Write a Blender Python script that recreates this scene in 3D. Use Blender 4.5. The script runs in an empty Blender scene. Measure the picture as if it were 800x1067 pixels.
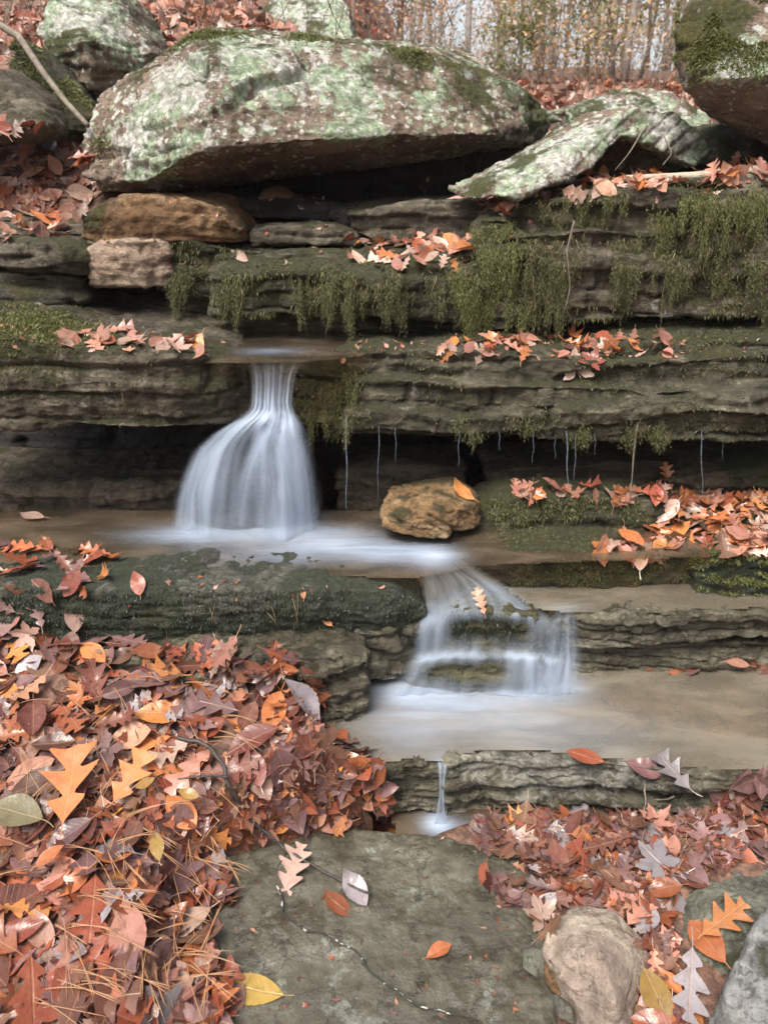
import bpy, bmesh, math, random
import numpy as np
from mathutils import Vector, Matrix

random.seed(7)
RNG = np.random.default_rng(7)
SC = bpy.context.scene
COL = SC.collection

# ---------------------------------------------------------------- camera frame
H = 2.0                       # eye height above datum
TH = math.radians(24.7)       # pitch down
F = 790.0                     # focal length in pixels of an 800x1067 frame
CT, ST = math.cos(TH), math.sin(TH)


def ray(px, py):
    a = (px - 400.0) / F
    b = -(py - 533.5) / F
    return np.array([a, CT + b * ST, -ST + b * CT])


def P(px, py, D):
    d = ray(px, py)
    t = D / d[1]
    return np.array([d[0] * t, d[1] * t, H + d[2] * t])


def PZ(px, py, z):
    """point on the level z (relative to the eye) seen at px,py"""
    d = ray(px, py)
    t = z / d[2]
    return np.array([d[0] * t, d[1] * t, H + z])


def project(p):
    v = np.asarray(p, float) - np.array([0, 0, H])
    z = v[..., 1] * CT - v[..., 2] * ST
    u = v[..., 1] * ST + v[..., 2] * CT
    return 400 + F * v[..., 0] / z, 533.5 - F * u / z


# ---------------------------------------------------------------- noise
_perm = np.random.default_rng(3).permutation(256)
_perm = np.concatenate([_perm, _perm, _perm])
_g = np.random.default_rng(4).normal(size=(256, 3))
_g /= np.linalg.norm(_g, axis=1)[:, None]


def pn(p):
    p = np.asarray(p, float)
    i = np.floor(p).astype(int)
    f = p - i
    i &= 255
    u = f * f * f * (f * (f * 6 - 15) + 10)
    r = 0
    for dx in (0, 1):
        wx = u[:, 0] if dx else 1 - u[:, 0]
        for dy in (0, 1):
            wy = u[:, 1] if dy else 1 - u[:, 1]
            for dz in (0, 1):
                wz = u[:, 2] if dz else 1 - u[:, 2]
                h = _perm[_perm[_perm[i[:, 0] + dx] + i[:, 1] + dy] + i[:, 2] + dz]
                gr = _g[h]
                d = gr[:, 0] * (f[:, 0] - dx) + gr[:, 1] * (f[:, 1] - dy) + gr[:, 2] * (f[:, 2] - dz)
                r = r + wx * wy * wz * d
    return r * 1.6


def fbm(p, octv=4, gain=0.5):
    p = np.asarray(p, float)
    a, s, r = 1.0, 1.0, 0
    for k in range(octv):
        r = r + a * pn(p * s + 17.3 * k)
        a *= gain
        s *= 2.03
    return r


def ridged(p, octv=3):
    a, s, r = 1.0, 1.0, 0
    for k in range(octv):
        r = r + a * (1 - 2 * np.abs(pn(np.asarray(p) * s + 9.1 * k)))
        a *= .5
        s *= 2.1
    return r


def sstep(a, b, x):
    t = np.clip((x - a) / (b - a), 0, 1)
    return t * t * (3 - 2 * t)


# ---------------------------------------------------------------- node helper
class G:
    def __init__(self, name):
        self.m = bpy.data.materials.new(name)
        self.m.use_nodes = True
        self.t = self.m.node_tree
        self.t.nodes.clear()
        self.out = self.t.nodes.new('ShaderNodeOutputMaterial')

    def n(self, ty, ins=None, **props):
        nd = self.t.nodes.new('ShaderNode' + ty)
        for k, v in props.items():
            setattr(nd, k, v)
        for k, v in (ins or {}).items():
            self.set(nd.inputs[k], v)
        return nd

    def set(self, sock, v):
        if isinstance(v, bpy.types.NodeSocket):
            self.t.links.new(v, sock)
        else:
            if sock.type == 'RGBA' and len(v) == 3:
                v = (*v, 1)
            sock.default_value = v

    def math(self, op, a, b=0.0, clamp=False):
        nd = self.n('Math', operation=op, use_clamp=clamp)
        self.set(nd.inputs[0], a)
        self.set(nd.inputs[1], b)
        return nd.outputs[0]

    def mix(self, f, a, b, blend='MIX'):
        nd = self.n('MixRGB', blend_type=blend)
        self.set(nd.inputs[0], f)
        self.set(nd.inputs[1], a)
        self.set(nd.inputs[2], b)
        return nd.outputs[0]

    def ramp(self, f, stops, interp='LINEAR'):
        nd = self.n('ValToRGB')
        r = nd.color_ramp
        r.interpolation = interp
        while len(r.elements) < len(stops):
            r.elements.new(0.5)
        for e, (p, c) in zip(r.elements, stops):
            e.position = p
            e.color = (*c, 1) if len(c) == 3 else c
        self.set(nd.inputs[0], f)
        return nd.outputs[0]

    def smooth(self, x, a, b):
        nd = self.n('MapRange', interpolation_type='SMOOTHSTEP')
        self.set(nd.inputs[0], x)
        nd.inputs[1].default_value = a
        nd.inputs[2].default_value = b
        return nd.outputs[0]

    def noise(self, scale, detail=4, rough=.55, vec=None, dist=0.0):
        nd = self.n('TexNoise', {'Scale': scale, 'Detail': detail, 'Roughness': rough, 'Distortion': dist})
        if vec is not None:
            self.set(nd.inputs['Vector'], vec)
        return nd.outputs['Fac']

    def coords(self, scale=(1, 1, 1), kind='Object', rot=(0, 0, 0)):
        tc = self.n('TexCoord')
        mp = self.n('Mapping', {'Vector': tc.outputs[kind], 'Scale': scale, 'Rotation': rot})
        return mp.outputs[0]

    def bump(self, h, strength, dist, normal=None):
        nd = self.n('Bump', {'Height': h, 'Strength': strength, 'Distance': dist})
        if normal is not None:
            self.set(nd.inputs['Normal'], normal)
        return nd.outputs[0]

    def attr(self, name):
        return self.n('Attribute', attribute_name=name).outputs['Fac']

    def done(self, shader):
        self.t.links.new(shader, self.out.inputs[0])
        return self.m


# ---------------------------------------------------------------- materials
def rock_mat(name, c1, c2, c3, lichen=(), moss=0.0, mosscol=((.032, .035, .014), (.080, .080, .032)), wet=0.2,
             strata=1.0, bump=1.0, tilt=(0.05, 0.12, 0), sx=1.0, grime=.5, mossn=.35):
    g = G(name)
    o = g.coords()
    st = g.coords((2.2 * sx, 2.2 * sx, 26 * strata), rot=tilt)
    warp = g.n('VectorMath', operation='MULTIPLY_ADD')
    nz = g.n('TexNoise', {'Scale': 3.0, 'Detail': 4.0, 'Vector': o})
    g.set(warp.inputs[0], nz.outputs['Color'])
    warp.inputs[1].default_value = (0.5, 0.5, 2.2)
    g.set(warp.inputs[2], st)
    band = g.noise(1.0, 7, .62, warp.outputs[0])
    blot = g.noise(4.5, 8, .62, o, .4)
    fine = g.noise(38, 8, .68, o)
    grain = g.noise(160, 4, .7, o)
    mid = g.noise(16, 10, .72, o, .25)
    f = g.math('ADD', g.math('MULTIPLY', band, .45), g.math('ADD', g.math('MULTIPLY', blot, .3), g.math('MULTIPLY', mid, .25)))
    col = g.ramp(f, [(.36, c1), (.5, c2), (.62, c3)])
    col = g.mix(g.math('MULTIPLY', g.smooth(fine, .50, .64), .55), col, g.mix(1, col, (1.7, 1.65, 1.55), 'MULTIPLY'))
    dk = g.smooth(g.math('ADD', g.math('MULTIPLY', g.noise(9, 9, .72, o, .8), .6), g.math('MULTIPLY', mid, .4)), .50, .60)
    col = g.mix(g.math('MULTIPLY', dk, grime), col, g.mix(1, col, (.38, .35, .30), 'MULTIPLY'))
    col = g.mix(g.math('MULTIPLY', g.smooth(grain, .54, .64), .6), col, g.mix(1, col, (.36, .34, .30), 'MULTIPLY'))
    hair = g.smooth(g.math('ABSOLUTE', g.math('SUBTRACT', g.noise(1.0, 6, .6, g.coords((5, 5, 18), rot=tilt), .3), .5)), .014, .004)
    col = g.mix(g.math('MULTIPLY', hair, .55), col, g.mix(1, col, (.3, .27, .22), 'MULTIPLY'))
    stn = g.smooth(g.noise(1.0, 5, .6, g.coords((8, 8, 1.1)), .6), .52, .62)
    col = g.mix(g.math('MULTIPLY', stn, .45 if wet > .1 else .2), col, g.mix(1, col, (.42, .39, .35), 'MULTIPLY'))
    # lichen crusts
    la = g.attr('lich')
    lrough = None
    for k, (lc, sc, th, amt) in enumerate(lichen):
        oo = g.coords((1, 1, 1.0), rot=(k * .7, k * .4, k))
        a = g.math('ADD', g.math('MULTIPLY', g.noise(sc, 6, .62, oo, .35), .62), g.math('MULTIPLY', g.noise(sc * 4.5, 9, .75, oo, .2), .42))
        a = g.math('ADD', a, g.math('MULTIPLY', la, .22))
        msk = g.math('MULTIPLY', g.smooth(a, th, th + .035), amt)
        lcol = g.mix(g.smooth(fine, .42, .6), tuple(x * .55 for x in lc), lc)
        lcol = g.mix(g.math('MULTIPLY', g.smooth(grain, .52, .62), .4), lcol, tuple(x * .5 for x in lc))
        col = g.mix(msk, col, lcol)
        lrough = msk if lrough is None else g.math('MAXIMUM', lrough, msk)
    if lichen and len(lichen) > 2:
        wv = g.n('VectorMath', operation='MULTIPLY_ADD')
        g.set(wv.inputs[0], g.n('TexNoise', {'Scale': 22.0, 'Detail': 5.0, 'Vector': o}).outputs['Color'])
        wv.inputs[1].default_value = (.035, .035, .035)
        g.set(wv.inputs[2], o)
        for sc_, hue, lim in ((15.0, (.56, .56, .50), .62), (27.0, (.36, .44, .30), .55), (40.0, (.62, .61, .56), .6)):
            vo = g.n('TexVoronoi', {'Scale': sc_, 'Vector': wv.outputs[0]})
            sel = g.n('SeparateColor', {0: vo.outputs['Color']})
            rad_ = g.math('MULTIPLY', g.math('SUBTRACT', sel.outputs[0], lim), 1.25)
            dd_ = g.math('SUBTRACT', rad_, vo.outputs['Distance'])
            ms = g.smooth(g.math('ADD', dd_, g.math('MULTIPLY', la, .20)), .0, .03)
            rim = g.smooth(dd_, .10, .02)
            col = g.mix(g.math('MULTIPLY', ms, .85), col, g.mix(g.math('MULTIPLY', rim, .0), g.mix(g.smooth(fine, .4, .6), tuple(x * .6 for x in hue), hue), hue))
    # moss
    geo = g.n('NewGeometry')
    sep = g.n('SeparateXYZ', {0: geo.outputs['Normal']})
    ma = g.attr('moss')
    mm = g.math('ADD', g.noise(5.5, 9, .7, o, .3), g.math('MULTIPLY', sep.outputs[2], .14 * mossn / .35))
    mm = g.math('ADD', mm, g.math('MULTIPLY', ma, .45))
    mm = g.smooth(mm, .70 - moss * .45, .80 - moss * .45)
    mfine = g.noise(75, 5, .75, o)
    mc = g.mix(g.smooth(mfine, .35, .7), mosscol[0], mosscol[1])
    mc = g.mix(g.smooth(g.noise(7, 3, .5, o), .45, .7), mc, g.mix(1, mc, (1.25, 1.05, .7), 'MULTIPLY'))
    col = g.mix(g.math('MULTIPLY', mm, .93), col, mc)
    # wetness breaks up the gloss
    wm = g.smooth(g.noise(3.2, 5, .6, o, .5), .42, .62)
    rgh = g.math('SUBTRACT', .88 - (.30 if wet >= .9 else 0), g.math('MULTIPLY', wm, wet * (.62 if wet < .9 else .36)))
    rgh = g.math('SUBTRACT', rgh, g.math('MULTIPLY', stn, .35 * min(1, wet * 2)))
    rgh = g.math('ADD', rgh, g.math('MULTIPLY', mm, .15), True)
    # relief
    hb = g.math('MULTIPLY', band, .9)
    n1 = g.bump(hb, .6 * bump, .03)
    n1 = g.bump(mid, .7 * bump, .03, n1)
    n2 = g.bump(fine, .8 * bump, .016, n1)
    n3 = g.bump(grain, .6 * bump, .005, n2)
    n3 = g.bump(hair, .6 * bump, -.006, n3)
    n4 = g.bump(g.math('MULTIPLY', mfine, mm), 1.0, .02, n3)
    pb = g.n('BsdfPrincipled', {'Base Color': col, 'Roughness': rgh, 'Normal': n4})
    pb.inputs['Specular IOR Level'].default_value = .35 + .25 * wet
    return g.done(pb.outputs[0])


MINT = (.33, .42, .275)
PALE = (.50, .49, .43)
WHITE = (.60, .58, .53)
M = {}
M['boulder'] = rock_mat('lichen_sandstone', (.10, .07, .05), (.19, .14, .105), (.30, .235, .18),
                        [(MINT, 4.0, .545, .88), (PALE, 6.5, .60, .9), (WHITE, 13, .62, .9)], moss=.16, wet=.05, strata=.5,
                        mosscol=((.035, .042, .012), (.10, .10, .028)))
M['ledge'] = rock_mat('mossy_ledge_stone', (.024, .020, .011), (.069, .062, .039), (.178, .160, .110), [(PALE, 8, .61, .5)],
                      moss=.32, wet=.25)
M['ledgebare'] = rock_mat('bare_ledge_stone', (.034, .026, .016), (.100, .084, .058), (.25, .214, .160), [(PALE, 7, .61, .5)],
                          moss=.16, wet=.2)
M['brown'] = rock_mat('brown_stone', (.10, .052, .022), (.185, .105, .048), (.28, .18, .10), [(PALE, 14, .62, .5)], moss=.14, wet=.15)
M['tan'] = rock_mat('tan_stone', (.17, .115, .08), (.30, .22, .16), (.42, .33, .25), [], moss=.12, wet=.15)
M['dark'] = rock_mat('damp_shade_dark_stone', (.007, .005, .004), (.015, .011, .008), (.035, .026, .018), [], moss=.15, wet=.5)  # colour darkened so the hollows look as black as deep shade
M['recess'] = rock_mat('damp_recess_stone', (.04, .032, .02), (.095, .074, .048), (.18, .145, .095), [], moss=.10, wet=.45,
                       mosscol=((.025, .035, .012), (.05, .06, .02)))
M['algae'] = rock_mat('algae_stone', (.04, .04, .032), (.085, .085, .065), (.15, .15, .12), [], moss=.58, wet=.75,
                      mosscol=((.022, .032, .018), (.06, .075, .042)), mossn=0.0)
M['wetgrey'] = rock_mat('wet_foliated_stone', (.030, .026, .015), (.13, .117, .076), (.40, .375, .29), [(PALE, 7, .61, .5)],
                        moss=.10, wet=.9, strata=1.5, bump=1.4, grime=.7)
M['slab'] = rock_mat('greenish_slab_stone', (.044, .041, .028), (.072, .066, .046), (.125, .117, .088), [((.26, .27, .23), 7, .58, .5)],
                     moss=.06, wet=.95, strata=.35, mosscol=((.045, .05, .02), (.085, .09, .042)), bump=.4, mossn=.1, grime=.3)
M['olive'] = rock_mat('olive_wet_stone', (.03, .028, .012), (.075, .07, .028), (.14, .125, .055), [], moss=.25, wet=.9,
                      mosscol=((.03, .034, .010), (.07, .07, .022)), mossn=0)
M['pink'] = rock_mat('pinkish_stone', (.13, .10, .082), (.255, .20, .158), (.39, .335, .265), [], moss=.0, wet=.5, strata=.45,
                     tilt=(.5, .9, .3), bump=.6, grime=.3)
M['orange'] = rock_mat('ochre_stone', (.07, .040, .018), (.23, .14, .062), (.48, .36, .22), [], moss=.18, wet=.4, tilt=(.1, .5, 0))
M['greyblue'] = rock_mat('blue_grey_stone', (.13, .135, .13), (.23, .235, .23), (.34, .35, .34), [], moss=.06, wet=.5, strata=.4, tilt=(.3, .8, 0))
M['greengrey'] = rock_mat('green_grey_stone', (.075, .073, .055), (.18, .18, .14), (.32, .325, .26), [((.20, .30, .18), 4, .60, .7)],
                          moss=.12, wet=.55, strata=.6, tilt=(.2, -.7, .3))


def flat_mat(name, c, rough=.7, c2=None, scale=30, bump=.3, trans=0):
    g = G(name)
    o = g.coords()
    n = g.noise(scale, 6, .65, o)
    col = g.mix(g.smooth(n, .3, .7), c, c2 or tuple(x * .55 for x in c))
    pb = g.n('BsdfPrincipled', {'Base Color': col, 'Roughness': rough, 'Normal': g.bump(n, bump, .004)})
    if trans:
        tr = g.n('BsdfTranslucent', {'Color': col})
        mx = g.n('MixShader', {0: trans, 1: pb.outputs[0], 2: tr.outputs[0]})
        return g.done(mx.outputs[0])
    return g.done(pb.outputs[0])


def blade_mat(name, c1, c2, trans=.2, rough=.6):
    """small leaves, moss blades: a tone per island"""
    g = G(name)
    geo = g.n('NewGeometry')
    r = geo.outputs['Random Per Island']
    col = g.mix(r, c1, c2)
    pb = g.n('BsdfPrincipled', {'Base Color': col, 'Roughness': rough})
    tr = g.n('BsdfTranslucent', {'Color': col})
    mx = g.n('MixShader', {0: trans, 1: pb.outputs[0], 2: tr.outputs[0]})
    return g.done(mx.outputs[0])


M['mossblade'] = blade_mat('moss_green', (.060, .063, .020), (.125, .122, .040))
M['mossbright'] = blade_mat('moss_bright', (.085, .095, .026), (.165, .168, .05))
M['algaeblade'] = blade_mat('algae_green', (.022, .028, .017), (.050, .058, .034), rough=.35)
M['drystrand'] = blade_mat('dry_strand', (.14, .11, .06), (.30, .24, .14))
M['needle'] = blade_mat('needle_tan', (.24, .11, .05), (.42, .23, .12), .1, .5)
M['bark'] = flat_mat('grey_bark', (.36, .32, .285), .9, (.20, .175, .15), 18, .8)
M['bark2'] = flat_mat('brown_bark', (.24, .195, .155), .9, (.13, .10, .08), 18, .8)
M['twig'] = flat_mat('black_twig_bark', (.022, .017, .015), .55, (.05, .042, .036), 60, .8)
g = G('lichened_twig_bark')
tn = g.noise(42, 5, .65, g.coords())
tc_ = g.ramp(tn, [(.54, (.022, .018, .015)), (.60, (.36, .36, .32))])
M['lichtwig'] = g.done(g.n('BsdfPrincipled', {'Base Color': tc_, 'Roughness': .75, 'Normal': g.bump(tn, .8, .004)}).outputs[0])
M['branch'] = flat_mat('weathered_branch', (.20, .165, .125), .8, (.10, .08, .06), 40, .6)
M['palewood'] = flat_mat('pale_deadwood', (.42, .36, .28), .8, (.28, .23, .17), 25, .5)

LEAFCOL = {
    'orange': ((.48, .18, .06), (.36, .125, .045)),
    'rust': ((.30, .088, .040), (.20, .060, .030)),
    'russet brown': ((.17, .060, .040), (.105, .042, .030)),
    'brown': ((.19, .095, .06), (.12, .06, .04)),
    'purple brown': ((.20, .105, .10), (.125, .068, .066)),
    'pinkish tan': ((.44, .22, .15), (.32, .15, .105)),
    'pale tan': ((.47, .32, .255), (.37, .245, .19)),
    'yellow': ((.38, .25, .065), (.30, .18, .045)),
    'grey lilac': ((.27, .24, .25), (.19, .165, .175)),
    'olive': ((.22, .20, .105), (.16, .14, .075)),
    'golden': ((.48, .185, .06), (.40, .145, .045)),
}


def leaf_mat(name, c1, c2, rough=.30):
    g = G('leaf_' + name.replace(' ', '_'))
    geo = g.n('NewGeometry')
    oi = g.n('ObjectInfo')
    r = g.math('FRACT', g.math('ADD', geo.outputs['Random Per Island'], oi.outputs['Random']))
    uv = g.n('UVMap').outputs[0]
    sx = g.n('SeparateXYZ', {0: uv})
    u = g.math('ABSOLUTE', g.math('SUBTRACT', sx.outputs[0], .5))
    v = sx.outputs[1]
    o = g.coords()
    col = g.mix(r, c1, c2)
    hv = g.n('HueSaturation', {'Color': col, 'Value': g.math('ADD', .72, g.math('MULTIPLY', g.math('FRACT', g.math('MULTIPLY', r, 7.31)), .6)),
                               'Hue': g.math('ADD', .488, g.math('MULTIPLY', g.math('FRACT', g.math('MULTIPLY', r, 3.7)), .022))})
    col = hv.outputs[0]
    blot = g.noise(28, 7, .68, o, .4)
    col = g.mix(g.math('MULTIPLY', g.smooth(blot, .46, .7), .6), col, g.mix(1, col, (.45, .36, .32), 'MULTIPLY'))
    col = g.mix(g.math('MULTIPLY', g.smooth(g.noise(13, 4, .6, o), .48, .68), .3), col, g.mix(1, col, (1.25, 1.25, 1.3), 'MULTIPLY'))
    col = g.mix(g.math('MULTIPLY', g.smooth(g.noise(110, 4, .6, o), .64, .7), .6), col, (.05, .03, .022))
    mid = g.smooth(u, .022, .008)
    w = g.n('Math', operation='PINGPONG')
    g.set(w.inputs[0], g.math('MULTIPLY', g.math('SUBTRACT', v, g.math('MULTIPLY', u, .55)), 11.0))
    w.inputs[1].default_value = .5
    side = g.math('MULTIPLY', g.smooth(w.outputs[0], .06, .015), .6)
    vein = g.math('MAXIMUM', mid, side)
    col = g.mix(g.math('MULTIPLY', vein, .45), col, g.mix(.5, col, (.42, .26, .14)))
    h = g.math('ADD', g.math('MULTIPLY', vein, -.5), g.math('MULTIPLY', g.noise(40, 5, .6, o), .8))
    nb = g.bump(h, .55, .0035)
    rg = g.math('ADD', rough - .12, g.math('MULTIPLY', g.smooth(g.noise(16, 3, .5, o), .4, .65), .34))
    pb = g.n('BsdfPrincipled', {'Base Color': col, 'Roughness': rg, 'Normal': nb})
    pb.inputs['Specular IOR Level'].default_value = .5
    tr = g.n('BsdfTranslucent', {'Color': col})
    mx = g.n('MixShader', {0: .16, 1: pb.outputs[0], 2: tr.outputs[0]})
    return g.done(mx.outputs[0])


LEAFMAT = {k: leaf_mat(k, *v) for k, v in LEAFCOL.items()}
LEAFKEYS = list(LEAFCOL)


# ---------------------------------------------------------------- object helpers
def tag(o, label=None, cat=None, group=None, kind=None):
    if label: o['label'] = label
    if cat: o['category'] = cat
    if group: o['group'] = group
    if kind: o['kind'] = kind
    return o


def mesh_np(name, V, faces, mats=(), mi=None, uv=None, smooth=True, attrs=None):
    """V (n,3); faces: (m,k) array or list of arrays of equal-width faces"""
    me = bpy.data.meshes.new(name)
    fl = faces if isinstance(faces, list) else [faces]
    fl = [np.asarray(f, int) for f in fl if len(f)]
    nv, loops, starts, tot = len(V), [], [], 0
    for f in fl:
        loops.append(f.ravel())
        starts.append(tot + np.arange(len(f)) * f.shape[1])
        tot += f.size
    loops = np.concatenate(loops)
    starts = np.concatenate(starts)
    me.vertices.add(nv)
    me.vertices.foreach_set('co', np.asarray(V, np.float32).ravel())
    me.loops.add(tot)
    me.loops.foreach_set('vertex_index', loops.astype(np.int32))
    me.polygons.add(len(starts))
    me.polygons.foreach_set('loop_start', starts.astype(np.int32))
    for m in mats:
        me.materials.append(m)
    if mi is not None:
        me.polygons.foreach_set('material_index', np.asarray(mi, np.int32))
    me.polygons.foreach_set('use_smooth', np.full(len(starts), smooth))
    if uv is not None:
        l = me.uv_layers.new(name='UVMap')
        l.data.foreach_set('uv', np.asarray(uv, np.float32)[loops].ravel())
    for k, a in (attrs or {}).items():
        at = me.attributes.new(k, 'FLOAT', 'POINT')
        at.data.foreach_set('value', np.asarray(a, np.float32))
    me.update()
    me.validate()
    return me


def link(name, me, parent=None, loc=None):
    o = bpy.data.objects.new(name, me)
    COL.objects.link(o)
    if parent is not None:
        o.parent = parent
    if loc is not None:
        o.location = loc
    return o


def recentre(V):
    lo, hi = V.min(0), V.max(0)
    return np.array([(lo[0] + hi[0]) / 2, (lo[1] + hi[1]) / 2, lo[2]])


# ---------------------------------------------------------------- rocks
def hull(pts, back=0.0, base=None, shrink=1.0):
    """convex piece from (px,py,D) points; back pushes copies away; base drops copies to a level"""
    W = [p if isinstance(p, np.ndarray) else P(*p) for p in pts]
    if back:
        W = W + [w + np.array([0, back, 0]) for w in W]
    if base is not None:
        mc = np.mean(W, 0)
        W = W + [np.array([mc[0] + (w[0] - mc[0]) * shrink, mc[1] + (w[1] - mc[1]) * shrink, H + base]) for w in W]
    bm = bmesh.new()
    for w in W:
        bm.verts.new(w)
    r = bmesh.ops.convex_hull(bm, input=bm.verts)
    dead = [e for e in r['geom_interior'] if isinstance(e, bmesh.types.BMVert)]
    bmesh.ops.delete(bm, geom=dead, context='VERTS')
    bm.verts.index_update()
    V = np.array([v.co[:] for v in bm.verts])
    Fc = [[v.index for v in f.verts] for f in bm.faces]
    bm.free()
    return V, Fc


def ledge(st, back=.6, rise=0.0, bulge=0.0, drop=0.0):
    """closed prism from stations (px, ytop, ybottom, D[, Dbottom])"""
    px = [s[0] for s in st]
    n = max(len(st), int((px[-1] - px[0]) / 30) + 2)
    xs = np.linspace(px[0], px[-1], n)
    col = lambda k: np.interp(xs, px, [s[k] if len(s) > k else s[3] for s in st])
    yt, yb, D, Db = col(1), col(2), col(3), col(4)
    V, m = [], 7
    for i in range(n):
        T, B = P(xs[i], yt[i], D[i]), P(xs[i], yb[i], Db[i])
        Mi = (T * .6 + B * .4) + np.array([0, -bulge, 0])
        V += [T + [0, back, rise], T + [0, back * .5, rise * .5], T, Mi, B, B + [0, back * .5, drop], B + [0, back, drop]]
    V = np.array(V)
    Fc = []
    for i in range(n - 1):
        for k in range(m):
            a, b = i * m + k, i * m + (k + 1) % m
            Fc.append([a, b, b + m, a + m])
    Fc.append(list(range(m))[::-1])
    Fc.append([(n - 1) * m + k for k in range(m)])
    return V, Fc


def voxel(pieces, vox):
    V, Fc, o = [], [], 0
    for v, f in pieces:
        V.append(v)
        Fc += [[i + o for i in q] for q in f]
        o += len(v)
    me = bpy.data.meshes.new('tmp')
    me.from_pydata(np.concatenate(V).tolist(), [], Fc)
    bm = bmesh.new()
    bm.from_mesh(me)
    bmesh.ops.recalc_face_normals(bm, faces=bm.faces)
    bm.to_mesh(me)
    bm.free()
    ob = bpy.data.objects.new('tmp', me)
    COL.objects.link(ob)
    md = ob.modifiers.new('r', 'REMESH')
    md.mode = 'VOXEL'
    md.voxel_size = vox
    dg = bpy.context.evaluated_depsgraph_get()
    m2 = bpy.data.meshes.new_from_object(ob.evaluated_get(dg))
    bpy.data.objects.remove(ob)
    bpy.data.meshes.remove(me)
    n = len(m2.vertices)
    co = np.empty(n * 3, np.float32)
    m2.vertices.foreach_get('co', co)
    co = co.reshape(-1, 3).astype(float)
    lv = np.empty(len(m2.loops), np.int32)
    m2.loops.foreach_get('vertex_index', lv)
    q = lv.reshape(-1, 4)
    bpy.data.meshes.remove(m2)
    return co, q


def relax(V, q, it, lam=.6):
    n = len(V)
    e = np.concatenate([q[:, [0, 1]], q[:, [1, 2]], q[:, [2, 3]], q[:, [3, 0]]])
    a, b = e[:, 0], e[:, 1]
    cnt = np.bincount(a, minlength=n) + 1e-9
    for _ in range(it):
        avg = np.stack([np.bincount(a, V[b, k], n) for k in range(3)], 1) / cnt[:, None]
        V = V + lam * (avg - V)
    return V


def normals(V, q):
    d1, d2 = V[q[:, 2]] - V[q[:, 0]], V[q[:, 3]] - V[q[:, 1]]
    fn = np.cross(d1, d2)
    n = len(V)
    N = np.zeros((n, 3))
    for k in range(4):
        for c in range(3):
            N[:, c] += np.bincount(q[:, k], fn[:, c], n)
    return N / (np.linalg.norm(N, axis=1)[:, None] + 1e-12)


ROCKS = {}


def rock(name, pieces, mat, label, cat='rock', vox=.010, soft=2, big=.022, bigf=2.2, layers=0.024, lk=20.0, fine=.0065, tiltx=.04,
         moss=(), lich=(), seed=0, crack=.012, group=None, key=None, chip=.012):
    V, q = voxel(pieces, vox)
    V = relax(V, q, soft)
    N = normals(V, q)
    S = V + seed * 7.77
    # broad undulation
    d = big * fbm(S * bigf, 3)
    V1 = V + N * d[:, None]
    side = np.clip(1 - np.abs(N[:, 2]) * 1.1, 0, 1)
    # bedding: layers standing out by different amounts, with slots between
    z = (V[:, 2] + tiltx * V[:, 0] + .045 * fbm(S * np.array([1.3, 1.3, 1.0]), 3)) * lk
    lid = np.floor(z)
    fr = z - lid
    rnd = lambda a: (np.sin(a * 127.1 + seed * 31.7) * 43758.5453) % 1.0
    off = rnd(lid) * (1 - sstep(.88, 1., fr)) + rnd(lid + 1) * sstep(.88, 1., fr) - .5
    slot = np.exp(-((fr - .9) / .07) ** 2) * (.35 + .65 * sstep(-.2, .4, pn(S * np.array([2.5, 2.5, .5]) + 3)))
    # vertical joints / broken blocks
    blk = pn(np.stack([S[:, 0] * 5, S[:, 1] * 5, lid * 3.7], 1))
    d2 = layers * side * (off * 1.6 - slot * 1.3 + .9 * np.round(blk * 2.2) / 2.2)
    jx = S[:, 0] * 3.3 + rnd(lid) * 9 + .22 * pn(S * 4 + 2)
    jc = np.floor(jx)
    joint = np.exp(-(((jx - jc) - .5) / .035) ** 2) * (rnd(jc * 3.1 + lid * 13.7) > .55)
    d2 = d2 - layers * .9 * side * joint
    # chips and hollows
    d3 = -chip * sstep(.25, .7, pn(S * 9.0 + 40)) + chip * .5 * np.round(fbm(S * np.array([6, 6, 14.]), 2) * 2.5) / 2.5 * side
    d4 = fine * (fbm(S * 22, 5, .62)) + fine * .8 * ridged(S * np.array([10, 10, 40.]), 2) * side
    d5 = -crack * sstep(.86, .99, 1 - np.abs(pn(S * np.array([2.2, 2.2, 3.2]) + 11))) * sstep(-.05, .3, pn(S * 1.7 + 5))
    V2 = V1 + N * (d2 + d3 + d4 + d5)[:, None]
    V2 = relax(V2, q, 1, .12)
    N2 = normals(V2, q)

    def blob(lst):
        a = np.zeros(len(V2))
        for px, py, D, r, w in lst:
            c = P(px, py, D)
            a += w * np.exp(-((V2 - c) ** 2).sum(1) / (r * r))
        return a
    c = recentre(V2)
    me = mesh_np(name, V2 - c, q, [mat], attrs={'moss': blob(moss), 'lich': blob(lich)})
    o = link(name, me, loc=c)
    tag(o, label, cat, group)
    ROCKS[key or label] = (o, V2, q, N2, c)
    return o


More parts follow.
